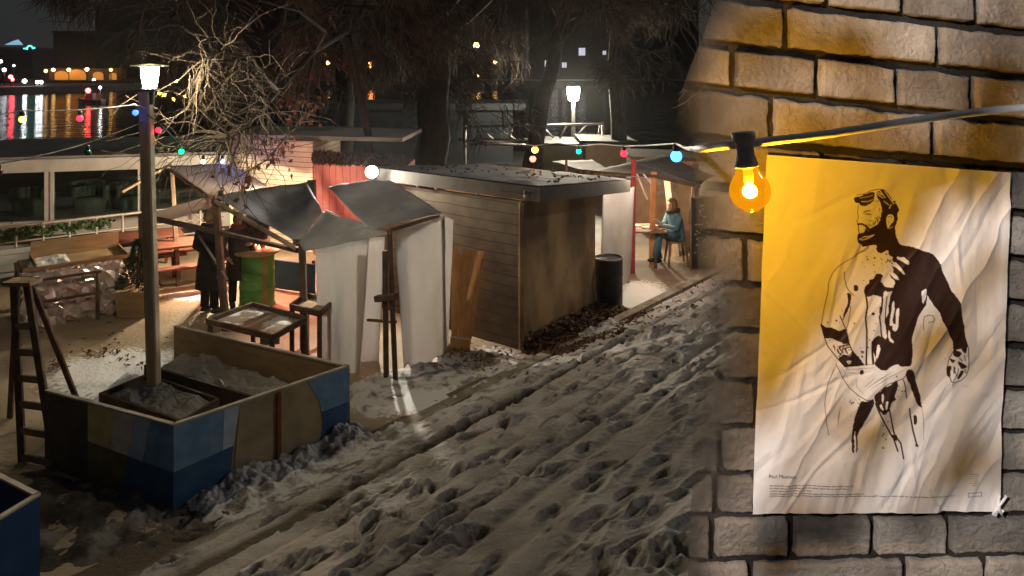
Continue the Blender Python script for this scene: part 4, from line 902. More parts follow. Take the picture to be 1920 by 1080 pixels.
h = MB(); h.patch([rn + Vector((-.03, .05, .015)), rr_ + Vector((-.05, .02, .015)), rk + Vector((.03, -.05, .015)), rl_ + Vector((.05, .0, .015))], 60, 60, lambda u, v: (0, 0, .05 * float(fbm(np.array([u * 9.]), np.array([v * 9.]), 4, 4)[0]) * min(1, 12 * min(u, v, 1 - u, 1 - v)))); part(h, 'roof_snow', mat('old roof snow', (.42, .44, .48), .7, (.26, .26, .28), 2.4, bump=.4, bscale=9), hut)
h = MB()
for k in range(110):
    u, v = R.random(), R.random() ** 1.2; p = rn * (1 - u) * (1 - v) + rr_ * u * (1 - v) + rk * u * v + rl_ * (1 - u) * v + Vector((0, 0, .06)); a = Vector((R.gauss(0, 1), R.gauss(0, 1), R.gauss(0, .4))).normalized() * R.uniform(.02, .05); b_ = a.orthogonal().normalized() * .02
    h.add([p - a, p + b_, p + a, p - b_], [(0, 1, 2, 3)])
LEAF = mat('dead leaf', (.09, .04, .02), .8, (.16, .08, .035), 30)
part(h, 'fallen_leaves', LEAF, hut)

# flood lamp on the hut's roof corner
fl = P(697, 323, 12.15); t = thing('flood_lamp', 'dazzling round white flood lamp at the hut roof corner', 'lamp', fl + Vector((0, 0, -.25)))
h = MB(); h.tube([rl_ + Vector((.1, -.02, -.1)), fl + Vector((0, .16, -.15)), fl + Vector((0, .1, 0))], .02, 8); part(h, 'bracket', BLACK, t)
dv = Vector((.12, -1, -.12)).normalized()
h = MB(); h.lathe([(.03, -.14), (.09, -.06), (.105, .0)], fl - dv * .02, 20, axis=dv, caps=False); part(h, 'housing', BLACK, t)
h = MB(); h.lathe([(.102, 0), (.095, .03), (.05, .05), (.004, .055)], fl - dv * .02, 20, axis=dv); part(h, 'lens', glow('flood lens', (1, .97, .88), 40), t)
lamp('flood_light', 'SPOT', fl + dv * .06, 330, (1, .92, .76), shadow_soft_size=.06, spot_size=math.radians(165), spot_blend=.5).rotation_euler = dv.to_track_quat('-Z', 'Y').to_euler()

# leaning board
b0, b1 = G(846, 652), G(880, 657); b2_, b3_ = P(908, 472, 10.9), P(846, 464, 11.0)
bd_ = thing('leaning_board', 'orange plywood board with a hand slot leaning on the hut wall', 'board', b0)
h = MB(); q = lambda u, v: b0 * (1 - u) * (1 - v) + b1 * u * (1 - v) + b2_ * u * v + b3_ * (1 - u) * v
nb = (b1 - b0).cross(b3_ - b0).normalized()
if nb.y > 0: nb = -nb
for (u0, u1, v0, v1) in ((0, 1, 0, .93), (0, .18, .93, 1), (.38, 1, .93, 1)):
    h.slab([q(u0, v0), q(u1, v0), q(u1, v1), q(u0, v1)], -nb * .02)
part(h, 'plywood_sheet', PLYO, bd_)
for v0, v1, m_ in ((.86, .925, PLYO), (.0, .1, PLYO)):
    h = MB(); h.slab([q(.0, v0) + nb * .003, q(1, v0) + nb * .003, q(1, v1) + nb * .003, q(0, v1) + nb * .003], nb * .025); part(h, 'batten', m_, bd_)
h = MB()
for k in range(24): pp = q(.03 + .94 * k / 23, .105) + nb * .016; h.lathe([(.002, -.012), (.018, 0), (.004, .014)], pp, 8)
part(h, 'snow_ledge', SNOW, bd_)

# dark barrel
db = G(1144, 582); db.y += .2
t = thing('dark_barrel', 'black plastic barrel standing at the hut corner', 'barrel', db)
h = MB(); h.lathe([(.225, 0), (.235, .02), (.235, .25), (.242, .27), (.235, .29), (.235, .54), (.242, .56), (.235, .58), (.235, .8), (.225, .815)], db, 32); part(h, 'drum', mat('barrel black', (.012, .013, .016), .5, (.02, .02, .024), 6), t)
h = MB(); h.lathe([(.238, .8), (.247, .815), (.247, .835), (.225, .84), (.22, .82)], db, 32, caps=False); part(h, 'rim', mat('barrel rim', (.06, .06, .065), .4, (.08, .08, .085), 6), t)

# ------------------------------------------------------------------ back stall with reader
s3 = thing('market_stall', 'far market stall with grey roof where a person sits reading', 'market stall', G(1245, 497))
Y3 = 15.4
h = MB(); h.patch([P(1108, 322, 17.5), P(1188, 302, 17.6), P(1312, 346, 15.2), P(1186, 332, 15.0)], 20, 14, sag(dwn, .05, 21)); part(h, 'roof_cloth', mat('grey stall cloth', (.34, .32, .31), .7, (.42, .4, .38), 2, trans=.25), s3, solid=.006)
h = MB(); h.patch([P(1188, 302, 17.6), P(1245, 290, 18.5), P(1340, 330, 16), P(1312, 346, 15.2)], 16, 12, sag(dwn, .05, 22)); part(h, 'roof_cloth', mat('brown stall cloth', (.14, .115, .1), .7, (.19, .16, .13), 2, trans=.2), s3, solid=.006)
for a, b_, m_, w_ in ((G(1222, 500), P(1226, 322, 15.2), ORANGEW, .11), (G(1296, 498), P(1306, 346, 15.1), WOOD, .09), (G(1186, 512), P(1188, 300, 15.3), mat('red painted post', (.22, .02, .025), .6, (.28, .03, .035), 5), .09), (G(1268, 480), P(1250, 334, 16.4), mat('cream post', (.6, .5, .36), .7, (.66, .56, .42), 6), .13)):
    h = MB(); h.beam(up(a, -.02), b_, w_, w_, (0, 1, 0)); part(h, 'post', m_, s3)
for a, b_, w_, m_ in ((P(1110, 322, 17), P(1226, 330, 15.1), .07, DARKW), (P(1226, 330, 15.1), P(1312, 350, 15.1), .08, DARKW), (P(1194, 326, 15.2), P(1214, 374, 15.1), .04, WHITE), (P(1206, 326, 15.25), P(1228, 352, 15.15), .035, WHITE), (P(1300, 350, 15), P(1292, 420, 14.9), .06, WOOD)):
    h = MB(); h.beam(a, b_, w_, w_ * .8); part(h, 'crossbeam', m_, s3)
h = MB(); h.patch([P(1130, 362, 13.6), P(1189, 350, 13.8), P(1180, 530, 13.9), P(1124, 556, 13.2)], 20, 30, drape(31, .05, Vector((.3, -1, 0)), 3)); part(h, 'side_sheet', SHEET, s3, solid=.005)
bw = thing('market_booth', 'pale walled booth behind the reading person', 'booth', G(1270, 470))
h = MB(); a = P(1192, 0, 18.6); b_ = P(1310, 0, 18.2); h.prism([a, b_, b_ + Vector((0, 1.5, 0)), a + Vector((0, 1.5, 0))], -.02, 1.75); part(h, 'wall', mat('tan boards', (.4, .29, .19), .8, (.5, .37, .25), 4, bump=.2), bw)
h = MB(); h.prism([a + Vector((-.15, -.3, 0)), b_ + Vector((.15, -.3, 0)), b_ + Vector((.15, 1.6, 0)), a + Vector((-.15, 1.6, 0))], 1.76, 1.84); part(h, 'roof', DARKW, bw)
for x_ in (1238, 1262, 1284):
    h = MB(); c = P(x_, 352, 18.35); h.slab([c + Vector((-.1, 0, -.2)), c + Vector((.1, 0, -.2)), c + Vector((.1, 0, .2)), c + Vector((-.1, 0, .2))], (0, -.03, 0)); part(h, 'picture', mat('small print', (.3, .22, .18), .6, (.5, .45, .4), 9), bw)
nbd = thing('notice_board', 'dark notice board in a pale frame beside the stall with the reader', 'notice board', G(1322, 505)); c = G(1322, 505); zc = .85
h = MB(); h.hexa([c + Vector(p) for p in ((-.3, 0, .02), (.22, 0, .02), (.22, .06, .02), (-.3, .06, .02))], [c + Vector(p) for p in ((-.3, 0, 1.42), (.22, 0, 1.42), (.22, .06, 1.42), (-.3, .06, 1.42))]); part(h, 'panel', mat('board dark', (.03, .028, .024), .7, (.06, .055, .04), 5), nbd)
for a, b_ in (((-.3, 0, 1.44), (.22, 0, 1.44)), ((.2, -.02, .7), (.2, -.02, 1.42)), ((-.29, -.02, .02), (-.29, -.02, 1.42))):
    h = MB(); h.beam(c + Vector(a), c + Vector(b_), .04, .035); part(h, 'frame', WOOD, nbd)
h = MB()
for k in range(40): q_ = c + Vector((R.uniform(-.22, .12), -.012, R.uniform(.2, 1.3))); h.slab([q_, q_ + Vector((.04, 0, 0)), q_ + Vector((.04, 0, .03)), q_ + Vector((0, 0, .03))], (0, .005, 0))
part(h, 'notes', mat('faded notes', (.25, .23, .18), .8, (.35, .32, .25), 8), nbd)['kind'] = 'stuff'
# table and bench
zt3 = .74; tt = thing('trestle_table', 'worn trestle table with papers in front of the reading person', 'table', G(1212, 505)); c = G(1208, 503); c.y += .3
h = MB()
for k in range(4): h.beam(c + Vector((-.55, -.3 + .2 * k, zt3)), c + Vector((.45, -.3 + .2 * k, zt3)), .19, .04)
part(h, 'tabletop', WOOD, tt)
for sx in (-.42, .32):
    for sy in (-1, 1):
        h = MB(); h.beam(c + Vector((sx + .1 * sy, .3 * sy, 0)), c + Vector((sx, .12 * sy, zt3 - .02)), .05); part(h, 'leg', DARKW, tt)
    h = MB(); h.beam(c + Vector((sx - .06, -.2, .3)), c + Vector((sx + .06, .2, .3)), .05, .03); part(h, 'crossbar', DARKW, tt)
h = MB()
for k, (x, y) in enumerate(((-.3, -.1), (-.1, .12), (.1, -.05), (.28, .1))): h.slab([c + Vector((x - .1, y - .07, zt3 + .024 + .004 * k)), c + Vector((x + .1, y - .05, zt3 + .024 + .004 * k)), c + Vector((x + .09, y + .08, zt3 + .024 + .004 * k)), c + Vector((x - .1, y + .07, zt3 + .024 + .004 * k))], (0, 0, .006))
single(h, 'paper_sheets', mat('white paper', (.75, .72, .7), .8, (.65, .5, .5), 5), 'loose white papers spread on the trestle table', 'papers', c + Vector((0, 0, zt3 + .02)))
seat = P(1268, 440, 15.2); seat.z = .52; sx_, sy_ = seat.x, seat.y
bn = thing('stool', 'simple timber stool under the reading person', 'stool', (sx_, sy_, 0))
h = MB(); h.hexa([(sx_ - .2, sy_ - .2, .46), (sx_ + .2, sy_ - .2, .46), (sx_ + .2, sy_ + .2, .46), (sx_ - .2, sy_ + .2, .46)], [(sx_ - .2, sy_ - .2, .5), (sx_ + .2, sy_ - .2, .5), (sx_ + .2, sy_ + .2, .5), (sx_ - .2, sy_ + .2, .5)]); part(h, 'seat', WOOD, bn)
for a, b_ in ((-1, -1), (1, -1), (1, 1), (-1, 1)):
    h = MB(); h.beam((sx_ + .2 * a, sy_ + .2 * b_, 0), (sx_ + .15 * a, sy_ + .15 * b_, .46), .04); part(h, 'leg', WOOD, bn)
JEAN = mat('blue denim', (.05, .12, .18), .85, (.08, .17, .24), 9, bump=.2); JACK = mat('teal jacket', (.07, .17, .23), .85, (.11, .23, .3), 7, bump=.2)
yaw = -1.25
rd_, pf, l_ = seated('person in blue jacket and jeans sitting with crossed legs reading', Vector((sx_, sy_, .5)), yaw, JACK, JEAN, mat('auburn hair', (.12, .07, .035), .7, (.18, .11, .05), 15), mat('dark brown scarf', (.035, .025, .02), .9, (.05, .04, .03), 9))
h = MB(); bp_ = [l_ + pf(-.13, -.40, .36), l_ + pf(.0, -.42, .335), l_ + pf(.13, -.40, .36), l_ + pf(.13, -.52, .48), l_ + pf(0, -.54, .455), l_ + pf(-.13, -.52, .48)]
h.add(bp_, [(0, 1, 4, 5), (1, 2, 3, 4)]); single(h, 'open_book', mat('book pages', (.7, .65, .62), .8, (.6, .5, .5), 6), 'open booklet in the hands of the reading person', 'book', bp_[1], solid=.012)

# far booths and truss
fb_ = thing('market_booth', 'bright cream fronted booth far behind the hut roof', 'booth', G(1140, 400)); a = P(1098, 0, 24); b_ = P(1182, 0, 23.5)
h = MB(); h.prism([a, b_, b_ + Vector((0, 2, 0)), a + Vector((0, 2, 0))], -.02, 1.62); part(h, 'wall', mat('cream boards', (.6, .5, .38), .8, (.68, .58, .45), 3), fb_)
h = MB(); h.prism([a + Vector((-.2, -.3, 0)), b_ + Vector((.2, -.3, 0)), b_ + Vector((.2, 2.2, 0)), a + Vector((-.2, 2.2, 0))], 1.625, 1.72); part(h, 'roof', mat('booth dark roof', (.010, .010, .010), .8, (.018, .018, .018), 3), fb_)
fb2 = thing('market_booth', 'green grey booth far behind the hut beside the cream one', 'booth', G(1060, 395)); a = P(1020, 0, 24.6); b_ = P(1094, 0, 24.2)
h = MB(); h.prism([a, b_, b_ + Vector((0, 2, 0)), a + Vector((0, 2, 0))], -.02, 1.5); part(h, 'wall', mat('green grey boards', (.22, .24, .18), .8, (.3, .3, .22), 3), fb2)
h = MB(); h.prism([a + Vector((-.2, -.3, 0)), b_ + Vector((.1, -.3, 0)), b_ + Vector((.1, 2.2, 0)), a + Vector((-.2, 2.2, 0))], 1.505, 1.58); part(h, 'roof', mat('booth dark roof', (.06, .06, .06)), fb2)
h = MB(); h.patch([P(1036, 302, 20), P(1110, 300, 19.5), P(1150, 322, 17.6), P(1085, 318, 17.5)], 14, 8, sag(dwn, .06, 51)); t = thing('folded_awning', 'pale awning cloth slumped behind the hut roof', 'awning', P(1090, 318, 18)); part(h, 'cloth', CANOPY, t, solid=.006)
h = MB(); h.beam(G(1060, 420), P(1062, 300, 18.5), .06); part(h, 'support', WOOD, t)
tr = thing('stage_truss', 'pale lattice truss frame standing far behind the hut', 'truss', (P(1000, 0, 26).x, 26, 0)); tm = mat('truss aluminium', (.3, .29, .27), .55, (.24, .23, .21), 4, metal=.4)
for a, b_ in (((870, 238), (1132, 232)), ((860, 262), (1140, 262)), ((880, 270), (1000, 272))):
    h = MB(); h.tube([P(*a, 26), P(*b_, 26)], .045, 6); part(h, 'chord', tm, tr)
for a, b_ in (((928, 238), (968, 262)), ((962, 236), (954, 262)), ((1016, 235), (1040, 262)), ((1064, 234), (1048, 262)), ((1126, 232), (1120, 264)), ((1010, 262), (985, 238)), ((900, 238), (925, 262)), ((1075, 262), (1100, 234))):
    h = MB(); h.tube([P(*a, 26), P(*b_, 26)], .03, 6); part(h, 'diagonal', tm, tr)
for x in (872, 1130):
    p = P(x, 235, 26); h = MB(); h.tube([p, Vector((p.x, p.y, 0))], .05, 6); part(h, 'upright', tm, tr)

# far lantern at the path's end
fp = P(1075, 174, 27); t = thing('lantern_post', 'bright white lantern on a dark post far along the path', 'street lamp', up(fp, 0))
h = MB(); h.tube([up(fp, 0), fp + Vector((0, 0, -.3))], .07, 8); part(h, 'post', BLACK, t)
h = MB(); h.lathe([(.16, -.27), (.22, 0), (.22, .2)], fp, 16); part(h, 'lantern_glass', glow('far lantern glow', (1, .88, .66), 700), t)
h = MB(); h.lathe([(.4, .21), (.4, .235), (.1, .32), (.01, .34)], fp, 20); part(h, 'lantern_hat', BLACK, t)

# ------------------------------------------------------------------ trees
BARK = mat('bark', (.016, .011, .009), .9, (.03, .022, .017), 5, bump=.5, bscale=16)
TWIG2 = mat('dark twig bark', (.042, .03, .024), .9, (.08, .062, .05), 12)
TWIG = mat('twig bark', (.07, .055, .042), .85, (.125, .10, .076), 12)
def grow(hb, ht, p, d, ln, r, dep, rr, grav=-.02, seg=4, spread=.6, minr=.006):
    pts = [p.copy()]; rad = [r]
    for k in range(seg):
        d = (d + Vector((rr.gauss(0, .13), rr.gauss(0, .13), rr.gauss(0, .1) + grav))).normalized()
        p = p + d * ln / seg; pts.append(p.copy()); rad.append(max(minr, r * (1 - .45 * (k + 1) / seg)))
    (hb if r > .035 else ht).tube(pts, rad, 8 if r > .1 else (5 if r > .03 else 3))
    if dep <= 1:
        for q_ in range(2):
            p2 = pts[rr.choice((1, 2, 3, 4))]; d2 = (d + Vector((rr.gauss(0, .7), rr.gauss(0, .7), rr.gauss(-.25, .5)))).normalized(); tp_ = [p2]
            for k in range(4):
                d2 = (d2 + Vector((rr.gauss(0, .18), rr.gauss(0, .18), rr.gauss(-.1, .12)))).normalized(); p2 = p2 + d2 * ln * .22; tp_.append(p2)
            ht.tube(tp_, [minr, minr * .9, minr * .8, minr * .7, minr * .5], 3)
    if dep <= 0: return
    nb_ = 2 if dep > 3 else rr.choice((2, 3, 3))
    for k in range(nb_ + (1 if dep < 4 else 0)):
        ax = d.orthogonal().normalized(); ax.rotate(Quaternion(d, rr.uniform(0, 2 * PI)))
        nd = d.copy(); nd.rotate(Quaternion(ax, rr.gauss(spread, .18))); i = rr.choice((len(pts) - 1, len(pts) - 1, len(pts) - 2))
        grow(hb, ht, pts[i], nd, ln * rr.uniform(.62, .86), rad[i] * rr.uniform(.5, .72), dep - 1, rr, grav, seg, spread, minr)
def tree(label, base, top, r, seed, dep=6, ln=3., grav=-.02, spread=.55, forks=4, hide=0, minr=.011):
    rr = random.Random(seed); t = thing('bare_tree', label, 'tree', base, 'bare trees along the quay'); hb, ht, tk = MB(), MB(), MB()
    pts = [base.lerp(top, k / 8) + Vector((rr.gauss(0, .05), rr.gauss(0, .05), 0)) * (k > 0) for k in range(9)]
    tk.tube(pts, [r * (1.25 if k == 0 else 1 - .04 * k) for k in range(9)], 14); part(tk, 'trunk', BARK, t)
    d0 = (top - base).normalized()
    for k in range(forks):
        ax = d0.orthogonal().normalized(); ax.rotate(Quaternion(d0, 2 * PI * k / forks + rr.uniform(-.4, .4))); nd = d0.copy(); nd.rotate(Quaternion(ax, rr.uniform(.35, .95)))
        grow(hb, ht, pts[rr.choice((-1, -2, -3))], nd, ln, r * rr.uniform(.32, .5), dep, rr, grav, 4, spread, minr)
    part(hb, 'limbs', BARK, t); part(ht, 'crown', TWIG2, t)
    return t
def gz(x, y, Y): p = P(x, y, Y); return Vector((p.x, p.y, 0))
tree('broad bare tree rising behind the slatted booth with drooping twigs', gz(800, 0, 19), P(820, -20, 19), .48, 3, 6, 3.3, -.05, .5, 6)
tree('slanting bare tree behind the hut roof left of the far lantern', gz(975, 0, 22), P(1065, -10, 22.5), .28, 9, 6, 3.2, -.05, .55, 5)
tree('bare tree with thin crown right of the far lantern', gz(1165, 0, 24), P(1150, -10, 24), .28, 14, 6, 2.4, -.03, .55, 5)
tree('bare tree at the water edge behind the lantern post', gz(545, 0, 21), P(530, 40, 20.5), .3, 23, 6, 2.5, -.1, .55, 6)
tree('bare tree growing between the slatted booth and the hut', gz(640, 0, 24), P(650, 20, 24), .34, 31, 6, 3.4, -.07, .5, 5)
# drooping twig mass next to the lantern, hanging from a long limb above
rr = random.Random(4); t = thing('drooping_tree', 'thin tree with drooping bare twigs and withered leaves lit by the lantern', 'tree', gz(705, 0, 16.6)); hb, ht, lf = MB(), MB(), MB()
limb = [gz(705, 0, 16.6), P(690, 250, 16.6), P(650, 60, 15.5), P(590, 95, 12.5), P(520, 170, 10.4), P(470, 120, 9.6), P(420, 92, 9.1), P(375, 115, 8.7)]
tk = MB(); tk.tube(limb[:3], [.1, .085, .07], 10); part(tk, 'trunk', BARK, t)
hb.tube([limb[2], limb[3], limb[4]], [.065, .05, .04], 8); hb.tube(limb[4:], [.034, .026, .02, .012], 8)
limb2 = [limb[4], P(488, 210, 10.0), P(460, 240, 9.6), P(415, 268, 9.2)]
hb.tube(limb2, [.038, .032, .024, .012], 8)
limb3 = [limb[3], P(560, 230, 10.9), P(500, 300, 10.2), P(440, 335, 9.7)]; hb.tube(limb3, [.02, .015, .01, .006], 6)
limb4 = [limb[3], P(610, 60, 11.5), P(560, 20, 10.6), P(480, 0, 9.8)]; hb.tube(limb4, [.04, .03, .02, .012], 6)
def twig(p, d, n, step, grav, r0):
    pts = [p]; 
    for k in range(n):
        d = (d + Vector((rr.gauss(0, .22), rr.gauss(0, .22), rr.gauss(0, .18) + grav))).normalized(); p = p + d * step * rr.uniform(.7, 1.3); pts.append(p)
    ht.tube(pts, [max(.0028, r0 * (1 - .75 * k / n)) for k in range(n + 1)], 3)
    return pts, d
def pxof(p): return p.x / p.y * F + 960, HY + (CZ - p.z) / p.y * F
made = 0
while made < 105:
    L_ = limb[4:] if rr.random() < .5 else limb2; s = rr.random() ** .8 * (len(L_) - 1.001); i = int(s); p = L_[i].lerp(L_[i + 1], s - i)
    d = Vector((rr.gauss(-.35, .45), rr.gauss(-.2, .4), rr.gauss(-.1, .5))).normalized(); n_ = rr.randint(6, 12)
    end = p + d * n_ * .07 + Vector((0, 0, -.012 * n_ * n_ * .25)); ex_, ey_ = pxof(end)
    if ex_ < 300 + rr.random() * 60 and ey_ < 260: continue
    made += 1
    pts, d = twig(p, d, n_, .105, -.085, rr.uniform(.008, .015))
    for q_ in pts[2::3]:
        twig(q_, (d + Vector((rr.gauss(0, .6), rr.gauss(0, .6), rr.gauss(-.25, .4)))).normalized(), rr.randint(3, 6), .075, -.06, .006)
for k in range(16):
    p = P(rr.uniform(285, 330), rr.uniform(230, 300), 8.6); twig(p, Vector((rr.gauss(-.8, .4), rr.gauss(0, .3), rr.gauss(0, .4))).normalized(), rr.randint(5, 9), .09, -.05, .006)
for k in range(46):
    s = rr.random() * (len(limb3) - 1.001); i = int(s); p = limb3[i].lerp(limb3[i + 1], s - i)
    pts, d = twig(p, Vector((rr.gauss(0, .9), rr.gauss(-.3, .5), rr.gauss(.1, .5))).normalized(), rr.randint(4, 8), .085, -.07, .006)
    for q_ in pts[2:]:
        if rr.random() < .5:
            a = Vector((rr.gauss(0, .5), rr.gauss(0, .5), -1)).normalized() * rr.uniform(.035, .075); b_ = a.cross(Vector((rr.gauss(0, 1), -1, .2))).normalized() * rr.uniform(.03, .06); c_ = a.cross(b_).normalized() * .012
            lf.add([q_, q_ + a * .5 + b_ + c_, q_ + a * 1.1, q_ + a * 1.7 , q_ + a * 1.1 - b_ * .3 + c_, q_ + a * .5 - b_ + c_], [(0, 1, 2, 3), (0, 3, 4, 5)])
part(hb, 'limbs', BARK, t); part(ht, 'crown', TWIG, t); part(lf, 'withered_leaves', mat('withered red leaf', (.10, .03, .018), .7, (.16, .06, .03), 25, trans=.2), t)
lf = MB()
for x, y in ((300, 172), (306, 176), (330, 150), (324, 182), (302, 275), (290, 262), (282, 210), (345, 178)):
    q_ = P(x, y, 8.15); a = Vector((rr.gauss(0, .5), rr.gauss(0, .2), -1)).normalized() * rr.uniform(.02, .045); b_ = a.cross(Vector((rr.gauss(0, .6), -1, .2))).normalized() * rr.uniform(.015, .03)
    lf.add([q_, q_ + a * .5 + b_, q_ + a * 1.6, q_ + a * .5 - b_], [(0, 1, 2, 3)])
part(lf, 'yellow_leaves', mat('yellow leaf', (.6, .42, .03), .6, (.5, .3, .04), 20, trans=.4), t)

# leaf litter
def leaves(name, fn, n, seed, m=LEAF, s=(.03, .07)):
    rr = random.Random(seed); h = MB()
    for k in range(n):
        p = fn(rr); a = Vector((rr.gauss(0, 1), rr.gauss(0, 1), rr.gauss(0, .45))).normalized() * rr.uniform(*s); b_ = a.cross(Vector((rr.gauss(0, .3), rr.gauss(0, .3), 1))).normalized() * rr.uniform(s[0] * .6, s[1] * .6)
        h.add([p - a, p + b_ + Vector((0, 0, .012)), p + a, p - b_ + Vector((0, 0, .012))], [(0, 1, 2, 3)])
    return struct(h, name, m, 'stuff')
def l1(rr):
    t = rr.random(); q_ = HN.lerp(HR, t * 1.15 - .02) + (HR - HN).cross(Vector((0, 0, 1))).normalized() * abs(rr.gauss(.2, .34)); q_.z = slope_z(q_) + .02 + .28 * rr.random() * max(0, .7 - (q_ - HN.lerp(HR, t)).length); return q_
leaves('leaf_litter', l1, 2600, 2)
def l2(rr):
    q_ = G(rr.gauss(905, 38), rr.gauss(678, 13)); q_.z = .05; return q_
leaves('leaf_scatter', l2, 170, 3, mat('tan leaf', (.2, .12, .05), .8, (.3, .2, .09), 30), (.02, .05))
def l3(rr):
    c = rr.choice(((170, 668, 10, 4), (200, 662, 14, 5), (105, 690, 10, 4), (240, 680, 30, 10), (330, 655, 40, 20), (150, 640, 60, 20), (650, 560, 60, 20))); q_ = G(rr.gauss(c[0], c[2]), rr.gauss(c[1], c[3])); q_.z = .03; return q_
leaves('leaf_scatter', l3, 120, 4, LEAF, (.02, .05))
def l4(rr):
    q_ = UV(rr.uniform(7, 17), FOOT + abs(rr.gauss(.6, .9))); q_.z = slope_z(q_) + .03; return q_
leaves('leaf_scatter', l4, 190, 5, LEAF, (.02, .05))

# ------------------------------------------------------------------ festoon lights
def bulb(p, col, s, label, r=.032, lit=True, pw=0, group='coloured festoon bulbs'):
    t = thing('festoon_bulb', label, 'light bulb', p + Vector((0, 0, .06)), group)
    h = MB(); h.lathe([(.016, .028), (.02, .03), (.02, .07), (.012, .078)], p, 12); part(h, 'socket', BLACK, t)
    h = MB(); h.lathe([(.014, .03)] + [(r * math.sin(a_), -r * math.cos(a_)) for a_ in np.linspace(2.6, .06, 9)], p, 14)
    part(h, 'glass', glow('bulb %s %.1f' % (tuple(round(c, 2) for c in col), s), col, s) if lit else mat('unlit bulb ' + label[:12], col, .15, tuple(c * .8 for c in col), 4, spec=.8), t)
    if pw: lamp('bulb_light', 'POINT', p + Vector((0, -.05, -.01)), pw, col, shadow_soft_size=.05)
CBL = mat('black cable', (.015, .015, .016), .6, (.03, .03, .03), 8)
def cable(name, pts, r, m, label, n=6, sagk=0.):
    o = []
    for i in range(len(pts) - 1):
        for k in range(8): t = k / 8; o.append(pts[i].lerp(pts[i + 1], t) + Vector((0, 0, -sagk * (pts[i + 1] - pts[i]).length * 4 * t * (1 - t))))
    o.append(pts[-1]); h = MB(); h.tube(o, r, n); return single(h, name, m, label, 'cable', pts[0])
LB = [(42, 224, 6.9, (1, .55, .08), 'amber festoon bulb over the river left of the lantern'), (150, 222, 7.3, (1, .012, .035), 'red festoon bulb over the river left of the lantern'), (254, 211, 7.8, (.03, .09, 1), 'blue festoon bulb just left of the lantern post'),
      (297, 244, 8.05, (1, .012, .03), 'red festoon bulb just right of the lantern post'), (340, 284, 8.6, (.0, .6, .22), 'green festoon bulb above the pale canopy'), (381, 303, 9.3, (.75, .95, .5), 'pale yellow green festoon bulb above the pale canopy'), (417, 302, 9.9, (.35, .5, 1), 'pale blue festoon bulb left of the slatted booth')]
def above(q, dz=.085): return q + Vector((0, 0, dz))
cable('festoon_cable', [P(-60, 224, 6.6)] + [above(P(x, y, Y)) for x, y, Y, c, l in LB[:3]] + [P(272, 203, 7.93)], .006, mat('thin pale cable', (.35, .33, .3), .6, (.28, .26, .24), 5), 'thin cable of coloured bulbs crossing the river to the lantern post', sagk=.012)
cable('festoon_cable', [P(276, 215, 7.93)] + [above(P(x, y, Y)) for x, y, Y, c, l in LB[3:]] + [P(470, 282, 11.5), P(590, 268, 14)], .006, CBL, 'dark cable of coloured bulbs running from the lantern post to the booth', sagk=.01)
for x, y, Y, c, l in LB: bulb(P(x, y, Y), c, 4.5, l, .03)
cable('festoon_cable', [P(-40, 318, 6.6), P(0, 306, 6.8), P(165, 268, 7.6), P(270, 228, 7.95)], .008, CBL, 'black slack cable below the lit one at the left edge', sagk=.02)
bulb(P(165, 286, 7.6) + Vector((0, 0, 0)), (.01, .12, .07), 0, 'unlit dark green bulb hanging below the ship roof line', .034, False)
bulb(P(-2, 322, 6.8), (.08, .01, .015), 0, 'unlit dark red bulb at the left picture edge', .034, False)
lamp('bulb_glow', 'POINT', P(340, 288, 8.5), 1.2, (.1, .9, .5), shadow_soft_size=.04)
RB = [(1003, 281, 13.2, (1, .5, .06), 'orange festoon bulb above the far end of the hut roof'), (999, 298, 14.0, (1, .12, .08), 'red festoon bulb low behind the hut roof'), (1085, 284, 10.0, (.0, .6, .25), 'green festoon bulb above the hut roof'), (1170, 288, 7.6, (1, .012, .03), 'red festoon bulb above the far stall post'), (1268, 293, 4.4, (.04, .3, 1), 'blue festoon bulb nearest to the brick wall end')]
RC = [above(P(x, y, Y), .075) for x, y, Y, c, l in RB]
for x, y, Y, c, l in RB: bulb(P(x, y, Y), c, 5, l, .034 if Y < 12 else .06)
lamp('red_bulb_light', 'POINT', P(1176, 300, 14.6), 9, (1, .05, .06), shadow_soft_size=.05)
lamp('stall_bulb_light', 'POINT', P(1215, 350, 15.6), 70, (1, .72, .45), shadow_soft_size=.06)
lamp('sheet_fill_light', 'POINT', P(1214, 322, 13.0), 75, (1, .8, .6), shadow_soft_size=.06)  # unseen fill added to brighten the hanging white sheet; no bulb here
lamp('orange_bulb_light', 'POINT', P(1010, 288, 16), 8, (1, .45, .1), shadow_soft_size=.05)
hc = [rl_ + Vector((.4, -.1, -.22)), P(783, 338, 11.8), P(895, 352, 11.0), P(1000, 362, 10.3)]
cable('festoon_cable', hc, .006, CBL, 'unlit bulb cable pinned under the hut eaves', sagk=.015)
for x, y, Y, l in ((783, 348, 11.75, 'clear bulb nearest the flood lamp under the hut eaves'), (818, 352, 11.5, 'unlit bulb second from the flood lamp under the hut eaves'), (895, 362, 11.0, 'unlit bulb halfway along the hut eaves'), (985, 368, 10.35, 'unlit bulb at the hut corner under the eaves')):
    bulb(P(x, y, Y), (.5, .45, .38), 0, l, .03, False, group='unlit bulbs under the hut eaves')

